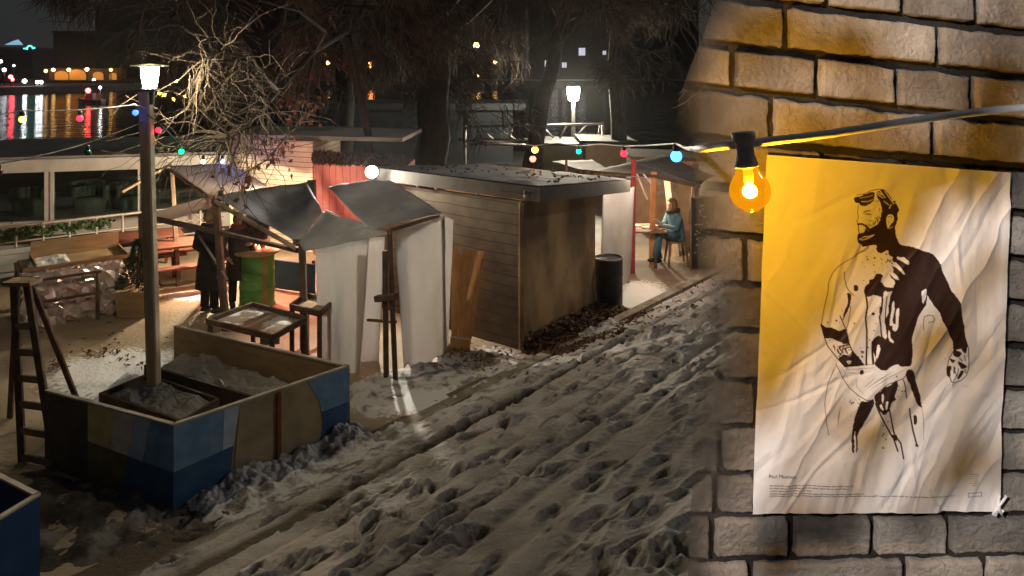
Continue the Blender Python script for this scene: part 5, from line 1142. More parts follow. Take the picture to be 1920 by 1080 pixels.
# ------------------------------------------------------------------ brick wall on the right
YW = 1.25
def W_(x, y, d=0.): return P(x, y, YW) + Vector((0, -d, 0))
JL = [-85, -2, 89, 172, 267, 356, 445, 535, 622, 715, 803, 890, 968, 1052, 1138, 1225, 1312, 1400, 1490, 1580, 1680, 1780, 1880]
JR = [-30, 58, 143, 228, 313, 400, 485, 568, 650, 730, 812, 887, 965, 1043, 1126, 1212, 1300, 1388, 1478, 1570, 1670, 1770, 1870]
JL = [-340, -255, -170] + JL; JR = [-285, -200, -115] + JR
VJ = {3: [1410, 1553, 1695, 1833], 4: [1340, 1475, 1760], 5: [1376, 1533, 1682, 1823], 6: [1448, 1752], 7: [1395, 1545, 1700, 1850], 8: [1318, 1470, 1760], 9: [1400, 1540, 1690, 1840], 10: [1345, 1480, 1770], 11: [1345, 1500, 1690, 1840], 12: [1420, 1560, 1780], 13: [1352, 1500, 1700, 1850], 14: [1344, 1420, 1560, 1700, 1840], 15: [1337, 1485, 1637, 1780], 16: [1410, 1699, 1850]}
def edge_x(y):      # ragged left end of the wall
    return float(np.interp(y, [-400, 0, 172, 178, 262, 270, 330, 540, 560, 900, 1100, 2000], [1430, 1345, 1278, 1276, 1262, 1290, 1305, 1312, 1296, 1300, 1290, 1290]))
def opac(x, y, k=1.):     # the wall's left end thins out into the snow and stalls beyond it
    ys_ = [-100, 0, 165, 190, 300, 470, 560, 700, 850, 930, 1000]
    lo = np.interp(y, ys_, [1370, 1328, 1268, 1255, 1285, 1285, 1300, 1310, 1295, 1285, 1270]); hi = np.interp(y, ys_, [1480, 1440, 1390, 1500, 1475, 1450, 1560, 1560, 1500, 1420, 1370])
    return np.clip(sst(lo, hi, x) * k, 0, .985)
bv, bf, bt_, bo_ = [], [], [], []
def brick(x0, x1, rowi, seed):
    rr = random.Random(seed); g = 7.5; tint = rr.random()
    def yl(x): return JL[rowi] + (JR[rowi] - JL[rowi]) * (x - 1400) / 500 + g
    def yh(x): return JL[rowi + 1] + (JR[rowi + 1] - JL[rowi + 1]) * (x - 1400) / 500 - g
    x0 += 6; x1 -= 6
    nx = max(6, int((x1 - x0) / 3.4)); ny = 26; off = len(bv); u = np.linspace(0, 1, nx + 1); v = np.linspace(0, 1, ny + 1); UU, VV = np.meshgrid(u, v)
    jx = x0 + (x1 - x0) * UU; y0 = np.array([yl(x) for x in jx[0]]); y1 = np.array([yh(x) for x in jx[0]])
    jy = y0[None, :] * (1 - VV) + y1[None, :] * VV
    ex = np.array([edge_x(y) for y in jy[:, 0]])
    jx = np.maximum(jx, ex[:, None])
    # chipped edges
    jy = jy + (9 * (fbm(jx / 22, jy * 0 + seed, seed % 97, 4) - .45)) * (1 - VV) ** 6 - (6 * (fbm(jx / 22, jy * 0 + seed + 5, seed % 89, 4) - .45)) * VV ** 6
    jx = jx + (4 * (fbm(jy / 20, jx * 0 + seed, seed % 83, 3) - .5)) * ((1 - UU) ** 6 + UU ** 6)
    ed = np.minimum(np.minimum(UU * (x1 - x0), (1 - UU) * (x1 - x0)), np.minimum(VV, 1 - VV) * 75)
    prof = np.sqrt(np.clip(1 - (1 - np.clip(ed / 3.4, 0, 1)) ** 2, 0, 1))
    dep = .016 * prof + .006 * (fbm(jx / 46, jy / 34, seed % 71, 5, .62) - .5) * prof + .004 * (fbm(jx / 9, jy / 8, seed % 37, 3, .65) - .5) * prof + .004 * (rr.random() - .5) * prof
    for j in range(ny + 1):
        for i in range(nx + 1):
            p = W_(jx[j, i], jy[j, i], dep[j, i] - .012); bv.append(tuple(p)); bt_.append(tint); bo_.append(float(opac(jx[j, i], jy[j, i])))
    for j in range(ny):
        for i in range(nx):
            k = off + j * (nx + 1) + i
            bf.append((k, k + 1, k + nx + 2, k + nx + 1))
seed = 100
for ri in range(len(JL) - 1):
    xs = VJ.get(ri)
    if xs is None:
        o_ = (1330, 1405)[ri % 2]; xs = [o_ + 148 * k for k in range(5)]
    ymid = (JL[ri] + JL[ri + 1]) / 2; left = edge_x(ymid)
    xs = [1180] + [x for x in xs if x > left + 25] + [x for x in [2020, 2160, 2300, 2440, 2600, 2750]]
    for a, b_ in zip(xs[:-1], xs[1:]):
        if b_ < left: continue
        seed += 7
        brick(max(a, left - 10), b_, ri, seed)
nb0 = len(bf)
# mortar body: front sheet behind the brick faces, plus side, top and back
ysr = np.linspace(-340, 1880, 112); off = len(bv); cols = [None] + [1300 + 25 * k for k in range(60)]
for y in ysr:
    e = edge_x(y) + 3
    for k, c in enumerate(cols):
        x = e if c is None else max(e + .01 * k, c); yy = y
        p = W_(x, yy, -.016); bv.append(tuple(p)); bt_.append(.5); bo_.append(float(opac(x + 25, yy, 1.25)))
nc = len(cols)
for j in range(len(ysr) - 1):
    for i in range(nc - 1):
        k = off + j * nc + i; bf.append((k, k + 1, k + nc + 1, k + nc))
# return and back faces
off2 = len(bv)
for y in ysr:
    e = edge_x(y) + 3
    q_ = W_(e, y, -.016); bv.append(tuple(q_)); bt_.append(.5); bo_.append(float(opac(e, y)))
    bv.append((q_.x + .22, q_.y + .4, q_.z)); bt_.append(.5); bo_.append(1.0)
    bv.append((W_(2775, y).x, q_.y + .4, q_.z)); bt_.append(.5); bo_.append(1.0)
for j in range(len(ysr) - 1):
    for i in range(2):
        k = off2 + j * 3 + i; bf.append((k, k + 1, k + 4, k + 3))
tl = [off + i for i in range(nc)]; bf.append(tuple(tl + [off2 + 2, off2 + 1]))
me = bpy.data.meshes.new('brick_wall'); me.from_pydata(bv, [], bf)
for nme, dat in (('tint', bt_), ('opacity', bo_)):
    at = me.attributes.new(nme, 'FLOAT', 'POINT'); at.data.foreach_set('value', np.array(dat, np.float32))
def wall_mat(name, mortar):
    m = bpy.data.materials.new(name); m.use_nodes = True; nt = m.node_tree; N = nt.nodes; L = nt.links; b = N['Principled BSDF']; out = N['Material Output']
    b.inputs['Roughness'].default_value = .8 if mortar else .55; b.inputs['Specular IOR Level'].default_value = .25 if mortar else .45
    tc = N.new('ShaderNodeTexCoord'); n1 = N.new('ShaderNodeTexNoise'); n1.inputs['Scale'].default_value = 9; n1.inputs['Detail'].default_value = 10; n1.inputs['Roughness'].default_value = .65
    n2 = N.new('ShaderNodeTexNoise'); n2.inputs['Scale'].default_value = 140; n2.inputs['Detail'].default_value = 10; n2.inputs['Roughness'].default_value = .68
    for n in (n1, n2): L.new(tc.outputs['Object'], n.inputs['Vector'])
    at = N.new('ShaderNodeAttribute'); at.attribute_name = 'tint'
    r = N.new('ShaderNodeValToRGB'); e = r.color_ramp.elements; e[0].position = .3; e[1].position = .72
    if mortar: e[0].color = (.02, .016, .012, 1); e[1].color = (.07, .056, .043, 1)
    else: e[0].color = (.21, .17, .13, 1); e[1].color = (.50, .43, .345, 1)
    L.new(n1.outputs['Fac'], r.inputs['Fac'])
    col = r.outputs['Color']
    if not mortar:
        hs = N.new('ShaderNodeHueSaturation'); mr = N.new('ShaderNodeMapRange'); mr.inputs['To Min'].default_value = .62; mr.inputs['To Max'].default_value = 1.25
        L.new(at.outputs['Fac'], mr.inputs['Value']); L.new(mr.outputs[0], hs.inputs['Value']); L.new(col, hs.inputs['Color']); col = hs.outputs['Color']
    L.new(col, b.inputs['Base Color'])
    bp = N.new('ShaderNodeBump'); bp.inputs['Strength'].default_value = 1.0; bp.inputs['Distance'].default_value = .008; L.new(n2.outputs['Fac'], bp.inputs['Height']); L.new(bp.outputs['Normal'], b.inputs['Normal'])
    ao = N.new('ShaderNodeAttribute'); ao.attribute_name = 'opacity'; tr = N.new('ShaderNodeBsdfTransparent'); mx = N.new('ShaderNodeMixShader')
    L.new(ao.outputs['Fac'], mx.inputs['Fac']); L.new(tr.outputs[0], mx.inputs[1]); L.new(b.outputs[0], mx.inputs[2]); L.new(mx.outputs[0], out.inputs['Surface'])
    return m
me.materials.append(wall_mat('rough stone brick', False)); me.materials.append(wall_mat('dark mortar', True))
mi = np.zeros(len(bf), np.int32); mi[nb0:] = 1; me.polygons.foreach_set('material_index', mi); sm = np.ones(len(bf), bool); sm[nb0:] = False; me.polygons.foreach_set('use_smooth', sm); me.update()
wo = bpy.data.objects.new('brick_wall', me); COL.objects.link(wo); tag(wo, 'rough brown grey brick wall with deep dark joints behind the poster', 'wall')

# ------------------------------------------------------------------ poster
CR = [(1437, 290), (1893, 323), (1872, 957), (1410, 961)]
NU, NV = 470, 680
uu = np.linspace(0, 1, NU); vv = np.linspace(0, 1, NV); UU, VV = np.meshgrid(uu, vv)
PX = CR[0][0] * (1 - UU) * (1 - VV) + CR[1][0] * UU * (1 - VV) + CR[2][0] * UU * VV + CR[3][0] * (1 - UU) * VV
PY = CR[0][1] * (1 - UU) * (1 - VV) + CR[1][1] * UU * (1 - VV) + CR[2][1] * UU * VV + CR[3][1] * (1 - UU) * VV
PX = PX + 2.0 * (fbm(PY / 60, PX * 0, 3) - .5) * (np.abs(UU - .5) * 2) ** 8; PY = PY + 3 * (fbm(PX / 60, PY * 0, 9) - .5) * VV ** 12
rc_ = random.Random(12); CREASES = []
for k in range(90):
    cx, cy = rc_.uniform(1415, 1890), 300 + 660 * rc_.random() ** .7
    ct = math.radians(rc_.gauss(-60, 16) if rc_.random() < .75 else rc_.uniform(-180, 0)); wgt = .45 + .55 * min(1, max(0, (cx - 1470 + (cy - 300) * .5) / 250))
    CREASES.append((cx, cy, ct, rc_.uniform(25, 120), rc_.uniform(6, 17), rc_.choice((-1, 1, 1)) * rc_.uniform(.0006, .0021) * wgt))
def relief(x, y):
    wq = 40 * (fbm(x / 150, y / 150, 71, 3) - .5)
    q1 = (x * .86 + y * .46 + wq) / 46.; al = (x * -.46 + y * .86) / 330.
    f1 = fbm(q1, al, 73, 2, .5); ridge = 1 - np.abs(2 * fbm(q1 * .75 + 7, al * .8, 77, 2, .4) - 1)
    mk = .35 + .65 * sst(1480, 1700, x + (y - 300) * .45)
    v1 = fbm(x / 26. + .2 * y / 100, y / 260., 79, 2) * sst(1660, 1780, x) * (1 - sst(560, 760, y))
    b1 = fbm(x / 22. + y / 90., y / 110., 83, 2) * sst(800, 930, y)
    cr = fbm(x / 14., y / 14., 87, 2)
    cz = 0
    for cx, cy, ct, cl, cw, ca in CREASES:
        l_ = (x - cx) * math.cos(ct) + (y - cy) * math.sin(ct); d_ = -(x - cx) * math.sin(ct) + (y - cy) * math.cos(ct) + 4 * np.sin(l_ / 37.)
        cz = cz + ca * np.maximum(0, 1 - np.abs(d_) / cw) * np.exp(-(l_ / cl) ** 2)
    return cz + .0048 * (f1 - .5) * mk + .010 * ridge ** 3 * mk * .30 + .0048 * v1 + .0042 * b1 + .0008 * cr + .006 * np.exp(-((1437 - x) / 60.) ** 2) * 0
HH = relief(PX, PY)
YP = YW - .034
XX = (PX - 960) / F * YP * 1.0; ZZ = CZ - (PY - HY) / F * YP
# --- printed ink, in picture coordinates
ink = np.zeros_like(PX)
def inside(poly, X, Y):
    r = np.zeros(X.shape, bool); n = len(poly)
    for i in range(n):
        x1, y1 = poly[i]; x2, y2 = poly[(i + 1) % n]
        if y1 == y2: continue
        c = ((y1 > Y) != (y2 > Y)) & (X < (x2 - x1) * (Y - y1) / (y2 - y1) + x1); r ^= c
    return r
def win(pts, m=6):
    xs = [p[0] for p in pts]; ys_ = [p[1] for p in pts]
    rows = np.where((PY.max(1) > min(ys_) - m - 40) & (PY.min(1) < max(ys_) + m + 40))[0]; cls_ = np.where((PX.max(0) > min(xs) - m - 40) & (PX.min(0) < max(xs) + m + 40))[0]
    return slice(rows[0], rows[-1] + 1), slice(cls_[0], cls_[-1] + 1)
def smooth_poly(pts, n=3):
    pts = [np.array(p, float) for p in pts]; o = []; N_ = len(pts)
    for i in range(N_):
        p0, p1, p2, p3 = pts[i - 1], pts[i], pts[(i + 1) % N_], pts[(i + 2) % N_]
        for k in range(n):
            t = k / n; o.append(tuple(.5 * ((2 * p1) + (p2 - p0) * t + (2 * p0 - 5 * p1 + 4 * p2 - p3) * t * t + (3 * p1 - p0 - 3 * p2 + p3) * t ** 3)))
    return o
def fill(pts, val=1., sm=True):
    if sm: pts = smooth_poly(pts)
    s = win(pts); jx = PX[s] + 1.6 * (fbm(PX[s] / 5, PY[s] / 5, 5, 2) - .5); jy = PY[s] + 1.6 * (fbm(PX[s] / 5, PY[s] / 5, 15, 2) - .5)
    m_ = inside(pts, jx, jy); ink[s] = np.where(m_, val, ink[s])
def stroke(pts, w, val=1., taper=False):
    s = win(pts); X_, Y_ = PX[s], PY[s]; best = np.full(X_.shape, 1e9); n = len(pts) - 1
    for i in range(n):
        x1, y1 = pts[i]; x2, y2 = pts[i + 1]; dx, dy = x2 - x1, y2 - y1; t = np.clip(((X_ - x1) * dx + (Y_ - y1) * dy) / max(1e-9, dx * dx + dy * dy), 0, 1)
        ww = w * (1 - .8 * abs(2 * (i + t) / n - 1)) if taper else w
        best = np.minimum(best, np.hypot(X_ - x1 - t * dx, Y_ - y1 - t * dy) - ww / 2)
    a_ = np.clip(.5 - best, 0, 1); ink[s] = ink[s] * (1 - a_) + val * a_
def c2(l): return [(1500 + x / 2, 340 + y / 2) for x, y in l]
def hd(l): return [(1590 + x / 8, 345 + y / 8) for x, y in l]
# body shadow mass
fill(c2([(345, 230), (358, 205), (368, 232), (385, 240), (420, 245), (455, 258), (490, 270), (515, 295), (530, 335), (545, 365), (565, 410), (590, 445), (597, 480), (605, 510), (613, 550), (618, 590), (627, 618), (605, 622), (574, 632), (570, 600), (555, 570), (545, 550), (530, 520), (520, 490), (500, 465), (482, 437), (473, 425), (470, 455), (455, 480), (440, 505), (430, 540), (420, 570), (415, 600), (418, 640), (412, 682), (395, 690), (372, 690), (362, 683), (340, 692), (322, 706), (300, 706), (285, 692), (277, 680), (283, 665), (275, 640), (268, 610), (277, 587), (298, 578), (320, 590), (322, 560), (318, 520), (328, 500), (332, 480), (330, 450), (340, 420), (346, 404), (352, 376), (336, 352), (350, 332), (340, 310), (346, 285), (334, 262)]))
fill(c2([(241, 420), (243, 398), (250, 388), (260, 382), (258, 370), (272, 366), (280, 356), (283, 348), (300, 347), (309, 357), (300, 372), (310, 384), (318, 395), (346, 397), (346, 409), (318, 415), (305, 432), (275, 425), (255, 433)]))
for pl_ in ([(360, 287), (380, 280), (398, 292), (406, 305), (402, 311), (385, 302)], [(334, 288), (346, 300), (362, 306), (391, 345), (386, 348), (362, 326), (344, 315), (336, 305)], [(336, 334), (346, 336), (368, 362), (365, 369), (346, 358), (338, 348)], [(346, 454), (352, 452), (354, 478), (350, 505), (346, 528), (357, 532), (358, 500), (361, 480), (370, 477), (368, 510), (362, 556), (346, 556), (345, 541), (334, 537), (340, 500)], [(329, 560), (336, 566), (337, 585), (349, 598), (342, 603), (330, 591)], [(449, 412), (458, 404), (466, 400), (469, 424), (462, 446), (456, 456), (450, 436)], [(288, 618), (296, 612), (298, 630), (290, 655), (283, 662)], [(312, 412), (334, 424), (330, 470), (318, 505), (306, 480)]):
    fill(c2(pl_), 0.)
for pts, w in (([(247, 428), (249, 470), (243, 512), (249, 560), (248, 686)], 3.4), ([(305, 428), (303, 480), (294, 506), (301, 540), (306, 582), (318, 596)], 3.0), ([(322, 430), (320, 480), (318, 530)], 2.2), ([(270, 600), (272, 682)], 4.)):
    stroke(c2(pts), w)
# left arm
stroke(c2([(262, 240), (240, 258), (215, 275), (180, 295), (140, 318), (117, 350), (105, 380), (104, 410), (95, 450), (85, 500), (79, 540)]), 1.3)
stroke(c2([(166, 340), (168, 365), (175, 392), (182, 408), (200, 427)]), 1.6); fill(c2([(177, 420), (192, 425), (190, 455), (176, 490), (157, 524), (166, 488), (180, 455)])); stroke(c2([(190, 470), (180, 540), (170, 562)]), 1.2)
fill(c2([(76, 533), (95, 546), (120, 548), (150, 561), (170, 553), (178, 575), (181, 606), (160, 606), (120, 590), (92, 586), (82, 560)])); stroke(c2([(150, 505), (165, 540), (176, 560)]), 2.)
stroke(c2([(90, 584), (105, 620), (140, 664), (165, 692)]), 2.); stroke(c2([(180, 600), (190, 628), (212, 662), (238, 686)]), 2.4)
fill(c2([(144, 662), (165, 648), (186, 655), (190, 635), (202, 640), (237, 685), (215, 691), (166, 694), (150, 677)])); fill(c2([(172, 670), (190, 672), (184, 684), (175, 680)]), 0.)
rk_ = random.Random(5)
for k in range(46):
    x, y = rk_.uniform(98, 190), rk_.uniform(596, 650)
    if x < 98 + (y - 590) * .7: continue
    stroke(c2([(x, y), (x + rk_.gauss(0, 7), y + rk_.gauss(0, 5))]), rk_.uniform(1, 2.6))
for k in range(120):                                          # ink spatter
    x, y = rk_.choice(((rk_.gauss(285, 30), rk_.gauss(310, 30)), (rk_.gauss(270, 25), rk_.gauss(600, 60)), (rk_.gauss(230, 8), rk_.gauss(650, 20)), (rk_.gauss(205, 20), rk_.gauss(830, 12)), (rk_.gauss(320, 15), rk_.gauss(900, 45)), (rk_.gauss(370, 20), rk_.gauss(780, 20)), (rk_.gauss(150, 20), rk_.gauss(530, 20)), (rk_.gauss(325, 20), rk_.gauss(290, 22))))
    r = abs(rk_.gauss(1.2, 1.1)); stroke(c2([(x, y), (x + rk_.gauss(0, 1.5), y + rk_.gauss(0, 1.5))]), min(3.2, r))
fill(c2([(202, 395), (212, 388), (220, 398), (216, 411), (204, 411)])); stroke(c2([(270, 494), (271, 495)]), 6); stroke(c2([(298, 470), (296, 490)]), 3)
# briefs
for pts, w in (([(165, 694), (215, 692), (280, 683)], 1.6), ([(135, 688), (160, 738), (185, 775), (220, 804), (248, 818), (272, 818)], 1.5), ([(412, 700), (380, 736), (330, 758), (300, 780), (284, 797)], 1.6), ([(170, 705), (220, 703), (276, 697)], 1.0), ([(172, 715), (215, 722), (260, 712)], .8), ([(300, 745), (350, 722), (395, 698)], 1.0), ([(250, 775), (300, 738), (345, 712)], 1.4), ([(262, 778), (310, 745), (350, 728)], 1.2), ([(240, 770), (280, 735)], .9), ([(210, 740), (212, 770), (240, 800)], .8), ([(150, 690), (180, 740)], .7), ([(142, 690), (168, 735)], .7), ([(125, 702), (102, 758), (92, 830), (95, 890), (107, 952)], 1.2), ([(136, 680), (120, 722)], .9), ([(456, 845), (459, 905), (458, 966)], 1.1), ([(152, 845), (146, 880), (140, 916)], 1.8)):
    stroke(c2(pts), w, taper=len(pts) < 4)
fill(c2([(225, 712), (236, 708), (238, 720), (228, 726)]))
fill(c2([(391, 712), (405, 700), (419, 708), (431, 740), (446, 790), (457, 846), (440, 836), (425, 800), (410, 760), (397, 742)]))
fill(c2([(225, 822), (250, 822), (275, 816), (264, 860), (240, 902), (220, 940), (213, 960), (212, 1000), (206, 1010), (207, 945), (202, 935), (200, 960), (199, 1010), (192, 1008), (191, 950), (199, 900), (214, 850)]))
fill(c2([(276, 802), (300, 785), (310, 770), (332, 764), (357, 744), (361, 770), (350, 800), (357, 816), (338, 828), (331, 850), (312, 872), (298, 862), (284, 836)]))
for pl_ in ([(303, 800), (310, 796), (312, 815), (305, 830)], [(318, 825), (326, 822), (322, 845), (314, 850)], [(296, 835), (302, 833), (306, 852), (298, 848)]): fill(c2(pl_), 0.)
for pts, w in (([(280, 830), (300, 880), (330, 930), (350, 965), (363, 1008)], 3.), ([(325, 836), (340, 890), (354, 950), (375, 980), (384, 1036)], 3.), ([(382, 740), (393, 775), (400, 812)], 2.2), ([(410, 852), (420, 930), (433, 986)], 3.), ([(432, 985), (434, 987)], 5.)):
    stroke(c2(pts), w)
fill(c2([(340, 952), (360, 950), (361, 972), (352, 968)])); fill(c2([(425, 880), (435, 878), (434, 905), (425, 908)]))
# hand
stroke(c2([(574, 632), (556, 668), (548, 700), (550, 726), (560, 735), (562, 748), (575, 752), (602, 746), (622, 728), (631, 704), (630, 660), (627, 618)]), 1.6)
for pl_ in ([(576, 632), (602, 640), (590, 657), (572, 650)], [(602, 616), (624, 618), (616, 642), (606, 636)], [(590, 672), (622, 690), (606, 702), (594, 690)], [(548, 696), (563, 690), (561, 728), (551, 726)], [(572, 690), (580, 700), (572, 722)], [(600, 708), (612, 714), (596, 738), (588, 734)], [(560, 664), (578, 668), (568, 680)]): fill(c2(pl_))
for pts in ([(575, 705), (582, 725), (570, 745)], [(590, 700), (584, 735)], [(612, 650), (618, 672)], [(615, 705), (622, 718)], [(570, 750), (569, 765)], [(594, 660), (606, 672)]): stroke(c2(pts), 1.6)
# signature
stroke(c2([(460, 556), (459, 530), (461, 506), (478, 499), (494, 503), (502, 515), (497, 526), (486, 524), (478, 528)]), 1.2)
# head
fill(hd([(88, 235), (105, 200), (180, 185), (280, 140), (385, 125), (388, 190), (382, 250), (320, 300), (240, 330), (190, 322), (165, 292), (110, 278)])); stroke(hd([(130, 168), (250, 145), (350, 95), (450, 78), (540, 84)]), 1.2)
stroke(hd([(200, 262), (290, 262), (370, 232)]), 1.2, 0.); stroke(hd([(170, 210), (290, 190), (370, 165)]), .7, 0.)
fill(hd([(420, 130), (470, 95), (540, 80), (600, 140), (650, 210), (680, 262), (716, 250), (710, 285), (750, 330), (766, 390), (745, 450), (745, 520), (725, 600), (700, 640), (660, 640), (604, 690), (575, 620), (585, 500), (530, 430), (500, 320), (470, 250), (440, 210)]))
for pts in ([(420, 140), (525, 212)], [(470, 98), (560, 205)], [(545, 100), (690, 296)], [(540, 258), (612, 312)], [(650, 308), (625, 368)], [(440, 120), (500, 160)]): stroke(hd(pts), 1.7, 0.)
fill(hd([(500, 470), (540, 400), (592, 480), (582, 620), (606, 690), (700, 632), (706, 700), (720, 790), (750, 870), (790, 910), (850, 922), (960, 950), (985, 1085), (640, 1085), (600, 992), (560, 1005), (500, 1042), (430, 1000), (442, 930), (400, 922), (330, 922), (240, 947), (200, 912), (143, 862), (138, 770), (160, 742), (240, 722), (270, 690), (300, 702), (330, 670), (380, 642), (440, 612), (470, 562), (490, 540)]))
fill(hd([(588, 492), (640, 455), (692, 500), (682, 572), (642, 612), (606, 668), (584, 600)]), 0.); stroke(hd([(604, 500), (640, 480), (664, 510)]), 1.); stroke(hd([(610, 560), (614, 585)]), 1.)
stroke(hd([(170, 830), (250, 792), (310, 792), (395, 766), (320, 812), (230, 842), (170, 830)]), 1.6, 0.)
stroke(hd([(145, 602), (200, 596), (275, 632), (320, 676)]), 3.6); stroke(hd([(150, 612), (150, 680), (165, 740)]), 1.6); stroke(hd([(300, 680), (270, 700)]), 4)
for pts, w in (([(152, 312), (138, 440), (155, 482), (130, 568), (150, 602)], 1.1), ([(232, 432), (268, 404), (330, 398)], 2.), ([(280, 448), (338, 456)], 2.2), ([(255, 458), (275, 440)], 1.2), ([(330, 560), (372, 552)], 1.4), ([(405, 516), (430, 506)], 1.4), ([(470, 360), (476, 410)], .9), ([(300, 930), (310, 962), (262, 1000), (180, 1040), (100, 1080)], 1.2), ([(460, 250), (390, 262)], .9)): stroke(hd(pts), w)
for k in range(30):
    x = rk_.uniform(260, 520); y = 700 - (x - 260) * .75 + rk_.gauss(0, 18); stroke(hd([(x, y), (x + rk_.gauss(-10, 8), y - abs(rk_.gauss(26, 14)))]), 1.1)
# logo block and small frame at the lower right
for k in range(6): stroke([(1817 + 3 * (k % 2), 888 + 4 * k), (1833 - 2 * (k % 3), 888 + 4 * k)], 2.0, .45)
for a, b_ in (((1813, 922), (1838, 921)), ((1838, 921), (1838, 928)), ((1838, 928), (1813, 929)), ((1813, 929), (1813, 922))): stroke([a, b_], 1.8, .6)
def pmat():
    m = bpy.data.materials.new('poster paper'); m.use_nodes = True; nt = m.node_tree; N = nt.nodes; L = nt.links; b = N['Principled BSDF']; b.inputs['Roughness'].default_value = .42; b.inputs['Specular IOR Level'].default_value = .4
    at = N.new('ShaderNodeAttribute'); at.attribute_name = 'ink'; tc = N.new('ShaderNodeTexCoord'); n = N.new('ShaderNodeTexNoise'); n.inputs['Scale'].default_value = 30; n.inputs['Detail'].default_value = 6; L.new(tc.outputs['Object'], n.inputs['Vector'])
    r = N.new('ShaderNodeValToRGB'); r.color_ramp.elements[0].color = (.70, .66, .62, 1); r.color_ramp.elements[1].color = (.77, .74, .71, 1); L.new(n.outputs['Fac'], r.inputs['Fac'])
    mx = N.new('ShaderNodeMix'); mx.data_type = 'RGBA'; L.new(at.outputs['Fac'], mx.inputs['Factor']); L.new(r.outputs['Color'], mx.inputs['A']); mx.inputs['B'].default_value = (.032, .016, .013, 1); L.new(mx.outputs['Result'], b.inputs['Base Color'])
    return m
pc = Vector((.6, YP, W_(1650, 960).z))
pt = thing('poster', 'wrinkled white poster with an inked bearded man in briefs', 'poster', pc)
po = gridmesh('paper', XX - pc.x, YP - HH - pc.y, ZZ - pc.z, pmat(), {'ink': ink}); po.parent = pt
# lettering
INKM = mat('poster ink', (.05, .035, .03), .5, (.06, .04, .035), 20)
def lettering(txt, x, y, h_, slope, spacing=1.0, m=INKM):
    cu = bpy.data.curves.new('lettering', 'FONT'); cu.body = txt; cu.size = 1; cu.space_character = spacing; o = bpy.data.objects.new('lettering', cu); COL.objects.link(o)
    dg = bpy.context.evaluated_depsgraph_get(); me = bpy.data.meshes.new_from_object(o.evaluated_get(dg)); bpy.data.objects.remove(o)
    co_ = np.empty(len(me.vertices) * 3); me.vertices.foreach_get('co', co_); co_ = co_.reshape(-1, 3)
    qx = x + co_[:, 0] * h_ * 1.38; qy = y - co_[:, 1] * h_ * 1.38 + co_[:, 0] * h_ * 1.38 * slope
    hgt = relief(qx, qy) + .0009
    out = np.stack([(qx - 960) / F * YP - pc.x, YP - hgt - pc.y, CZ - (qy - HY) / F * YP - pc.z], -1); me.vertices.foreach_set('co', out.reshape(-1)); me.materials.clear(); me.materials.append(m); me.update()
    o = bpy.data.objects.new('lettering', me); COL.objects.link(o); o.parent = pt
lettering('Paul Muenon', 1440, 894.5, 7.0, -.005)
GI = mat('poster small print', (.22, .17, .15), .6, (.26, .2, .18), 20)
rk2 = random.Random(3)
def dash_line(x0, x1, y):
    st_ = MB(); x = x0
    while x < x1:
        w_ = rk2.uniform(4, 15); w_ = min(w_, x1 - x); n = 4; vs = []
        for j in range(n + 1):
            for yy in (y, y + 1.5):
                xx = x + w_ * j / n; hh_ = float(relief(np.array([xx]), np.array([yy]))[0]) + .0009
                vs.append(Vector(((xx - 960) / F * YP, YP - hh_, CZ - (yy - HY) / F * YP)))
        st_.add(vs, [(2 * j, 2 * j + 2, 2 * j + 3, 2 * j + 1) for j in range(n)]); x += w_ + 1.6
    return st_
for x0, x1, y in ((1441, 1598, 907.5), (1441, 1590, 912.5), (1442, 1520, 917.5), (1442, 1618, 922.5), (1441, 1788, 926.6)):
    part(dash_line(x0, x1, y), 'small_print', GI, pt)
# clear tape over the lower left corner and a white string tie at the lower right
h = MB()
kx, ky = 1872, 951
def KT(x, y, d=.0): return P(x, y, YP - .008 - d)
for pts, r in (([(1862, 966), (1868, 958), (1872, 950), (1880, 940), (1887, 930)], .0022), ([(1866, 968), (1872, 956), (1872, 940), (1875, 929)], .0016), ([(1879, 966), (1873, 957), (1868, 955), (1862, 964)], .0022), ([(1870, 955), (1878, 962), (1881, 957)], .002), ([(1868, 952), (1876, 958)], .0035)):
    h.tube([KT(x, y, .003 * math.sin(x)) for x, y in pts], r, 6)
single(h, 'string_tie', mat('white string', (.78, .78, .8), .7, (.7, .7, .72), 30), 'knotted white string at the poster lower right corner', 'string', KT(1872, 957))

# ------------------------------------------------------------------ amber bulb and thick grey cable
YB = .93
AB = P(1406, 358, YB); r0 = 37.5 / F * YB
ab = thing('amber_bulb', 'large glowing amber light bulb hanging beside the poster', 'light bulb', P(1397, 300, YB))
ax = (P(1396, 262, YB) - AB).normalized()
SOCK = mat('grey rubber socket', (.32, .30, .34), .5, (.4, .38, .42), 10, bump=.1); px_ = YB / F
h = MB(); so = P(1395, 268, YB)
h.lathe([(4 * px_, 20.5 * px_), (20 * px_, 20 * px_), (21.5 * px_, 17 * px_), (21.5 * px_, 6 * px_), (17 * px_, 1 * px_), (16 * px_, -8 * px_), (16.5 * px_, -22 * px_), (20 * px_, -33 * px_), (22.5 * px_, -44 * px_), (21 * px_, -45 * px_), (12 * px_, -40 * px_)], so, 32, axis=ax); part(h, 'socket', SOCK, ab)
gm = bpy.data.materials.new('amber glass'); gm.use_nodes = True; N = gm.node_tree.nodes; L = gm.node_tree.links
tr = N.new('ShaderNodeBsdfTransparent'); tr.inputs['Color'].default_value = (1, .62, .06, 1); em = N.new('ShaderNodeEmission'); em.inputs['Color'].default_value = (1, .40, .004, 1); em.inputs['Strength'].default_value = .75; gs = N.new('ShaderNodeBsdfGlossy'); gs.inputs['Roughness'].default_value = .06; gs.inputs['Color'].default_value = (1, .9, .7, 1)
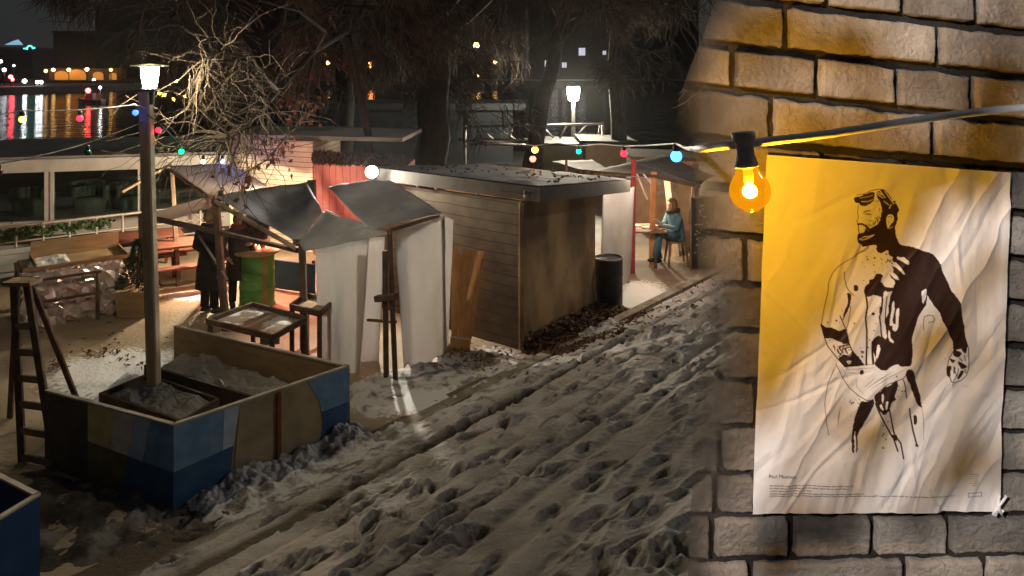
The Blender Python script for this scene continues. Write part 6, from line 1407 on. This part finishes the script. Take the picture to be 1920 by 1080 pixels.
m1 = N.new('ShaderNodeMixShader'); m1.inputs['Fac'].default_value = .5; m2 = N.new('ShaderNodeMixShader'); m2.inputs['Fac'].default_value = .06
L.new(tr.outputs[0], m1.inputs[1]); L.new(em.outputs[0], m1.inputs[2]); L.new(m1.outputs[0], m2.inputs[1]); L.new(gs.outputs[0], m2.inputs[2]); L.new(m2.outputs[0], N['Material Output'].inputs['Surface'])
prof = [(.01, -r0)] + [(r0 * math.sin(a_), -r0 * math.cos(a_)) for a_ in np.linspace(.12, 1.9, 18)] + [(r0 * .80, r0 * .62), (r0 * .66, r0 * .86), (r0 * .52, r0 * 1.1), (r0 * .44, r0 * 1.3), (r0 * .42, r0 * 1.42)]
h = MB(); h.lathe(prof, AB, 48, axis=ax, caps=False); part(h, 'glass', gm, ab)
h = MB(); h.lathe([(.006, r0 * 1.4), (.006, r0 * .5), (.003, r0 * .3)], AB, 12, axis=ax); part(h, 'stem', glow('stem glow', (1, .72, .2), 1.2), ab)
h = MB(); h.lathe([(max(1e-4, r0 * .34 * math.sin(a_)), -r0 * .31 * math.cos(a_)) for a_ in np.linspace(0, PI, 14)], AB - ax * r0 * .04, 24, axis=ax)
part(h, 'filament', glow('filament', (1, .78, .16), 4000), ab)
# thick cable
GCM = mat('grey flat cable', (.62, .62, .63), .45, (.7, .7, .7), 8, bump=.1)
ctl = [P(2120, 196, 1.04), P(1990, 198, 1.04), P(1900, 204, 1.03), P(1800, 214, 1.01), P(1700, 228, .98), P(1560, 250, .95), P(1430, 266, YB), P(1395, 270, YB), P(1350, 274, .97), P(1312, 279, 1.08)]
far = [P(1296, 279, 1.6), P(1284, 277, 2.6)] + [RC[4], P(1225, 272, 5.8), RC[3], P(1128, 270, 8.8), RC[2], P(1045, 268, 11.5), RC[0], P(900, 262, 16)]
allp = ctl + far; h = MB(); dense = []
for i in range(len(allp) - 1):
    p0 = allp[max(i - 1, 0)]; p1 = allp[i]; p2 = allp[i + 1]; p3 = allp[min(i + 2, len(allp) - 1)]
    if i < len(ctl) - 1:
        for k in range(6):
            t = k / 6; dense.append(.5 * ((2 * p1) + (p2 - p0) * t + (2 * p0 - 5 * p1 + 4 * p2 - p3) * t * t + (3 * p1 - p0 - 3 * p2 + p3) * t ** 3))
    else:
        for k in range(6): dense.append(p1.lerp(p2, k / 6))
dense.append(allp[-1])
rad = [.0054 if i < (len(ctl) - 1) * 6 else .0055 for i in range(len(dense))]
h.tube(dense, rad, 10); single(h, 'festoon_cable', GCM, 'thick grey cable crossing the brick wall and running to the far stalls', 'cable', P(1560, 250, 1.1))

# ------------------------------------------------------------------ street light that falls on the wall
wl = lamp('street_light', 'SPOT', (-1.9, -2.3, 5.6), 690, (.98, .96, 1), shadow_soft_size=.045, spot_size=math.radians(21), spot_blend=.35)
wl.rotation_euler = (Vector((.76, 1.25, 3.79)) - wl.location).to_track_quat('-Z', 'Y').to_euler()

# limbs and leaves added out of view, shaped to shadow the wall and poster
LQ = wl.location.copy()
def onray(x, y, sf=.56): return LQ + (W_(x, y) - LQ) * sf
ob = thing('shadow_branch', 'unseen leafy branch added behind the viewer to shadow the brick wall', 'branch', onray(1500, 300))
hb = MB(); rr = random.Random(8)
for pts, w_ in (([(1440, 1010), (1500, 900), (1580, 740), (1660, 560), (1740, 420), (1800, 300)], 34), ([(1560, 1020), (1640, 860), (1740, 690), (1820, 560), (1900, 470)], 46), ([(1700, 1010), (1780, 860), (1850, 720), (1930, 600)], 40), ([(1455, 1090), (1475, 980), (1530, 860)], 26), ([(1500, 60), (1600, 110), (1700, 150), (1800, 160)], 26), ([(1800, 300), (1830, 180), (1890, 60), (1930, -40)], 26), ([(1460, 110), (1475, 40), (1500, -60)], 40)):
    pts = [(x + rr.gauss(0, 6), y + rr.gauss(0, 6)) for x, y in pts]
    hb.tube([onray(x, y) for x, y in pts], [w_ / 2 / F * YW * .56 * rr.uniform(.8, 1.15) for _ in pts], 8)
part(hb, 'limb', BARK, ob)
hb = MB(); pg = [(1400, 262), (1560, 290), (1790, 300), (1760, 400), (1660, 470), (1590, 590), (1500, 720), (1425, 800)]
def inpoly(x, y):
    return bool(inside(pg, np.array([x]), np.array([y]))[0])
k = 0
while k < 520:
    x, y = rr.uniform(1390, 1800), rr.uniform(255, 810)
    if not inpoly(x, y): continue
    k += 1; c = onray(x, y, rr.uniform(.54, .58)); a = Vector((rr.gauss(0, 1), rr.gauss(0, .5), rr.gauss(0, 1))).normalized() * rr.uniform(.012, .024); b_ = a.cross(Vector((rr.gauss(0, .3), 1, rr.gauss(0, .3)))).normalized() * rr.uniform(.010, .018)
    hb.add([c - a, c + b_, c + a, c - b_], [(0, 1, 2, 3)])
for cx_, cy_, n_, sp in ((1840, 320, 70, 40), (1740, 330, 50, 36), (1860, 300, 40, 40), (1720, 420, 16, 24), (1560, 82, 60, 34), (1590, 100, 40, 30), (1480, 215, 16, 16), (1530, 235, 16, 16), (1590, 262, 22, 24), (1640, 215, 14, 14), (1880, 150, 50, 36), (1860, 240, 46, 34), (1380, 120, 14, 24), (1440, 40, 26, 22), (1460, 1040, 30, 20), (1540, 1010, 16, 20), (1660, 240, 8, 40), (1850, 380, 14, 30), (1760, 640, 12, 30), (1640, 800, 10, 30), (1850, 880, 22, 34), (1560, 1000, 10, 40), (1420, 60, 14, 30)):
    for k in range(n_):
        c = onray(rr.gauss(cx_, sp), rr.gauss(cy_, sp * .6)); a = Vector((rr.gauss(0, 1), 0, rr.gauss(0, 1))).normalized() * rr.uniform(.008, .016); b_ = a.cross(Vector((0, 1, 0))).normalized() * rr.uniform(.006, .012); hb.add([c - a, c + b_, c + a, c - b_], [(0, 1, 2, 3)])
part(hb, 'leaves', LEAF, ob)

# haze volume added to put a soft halo round the lamps
hz = MB(); hz.prism([(-420, -12), (420, -12), (420, 425), (-420, 425)], -4, 40)
hm = bpy.data.materials.new('night haze'); hm.use_nodes = True; N = hm.node_tree.nodes; L = hm.node_tree.links
for n in list(N):
    if n.type == 'BSDF_PRINCIPLED': N.remove(n)
pv = N.new('ShaderNodeVolumePrincipled'); pv.inputs['Color'].default_value = (.9, .92, .95, 1); pv.inputs['Density'].default_value = .00035; pv.inputs['Anisotropy'].default_value = .86
L.new(pv.outputs[0], N['Material Output'].inputs['Volume'])
struct(hz, 'haze', hm, 'stuff')
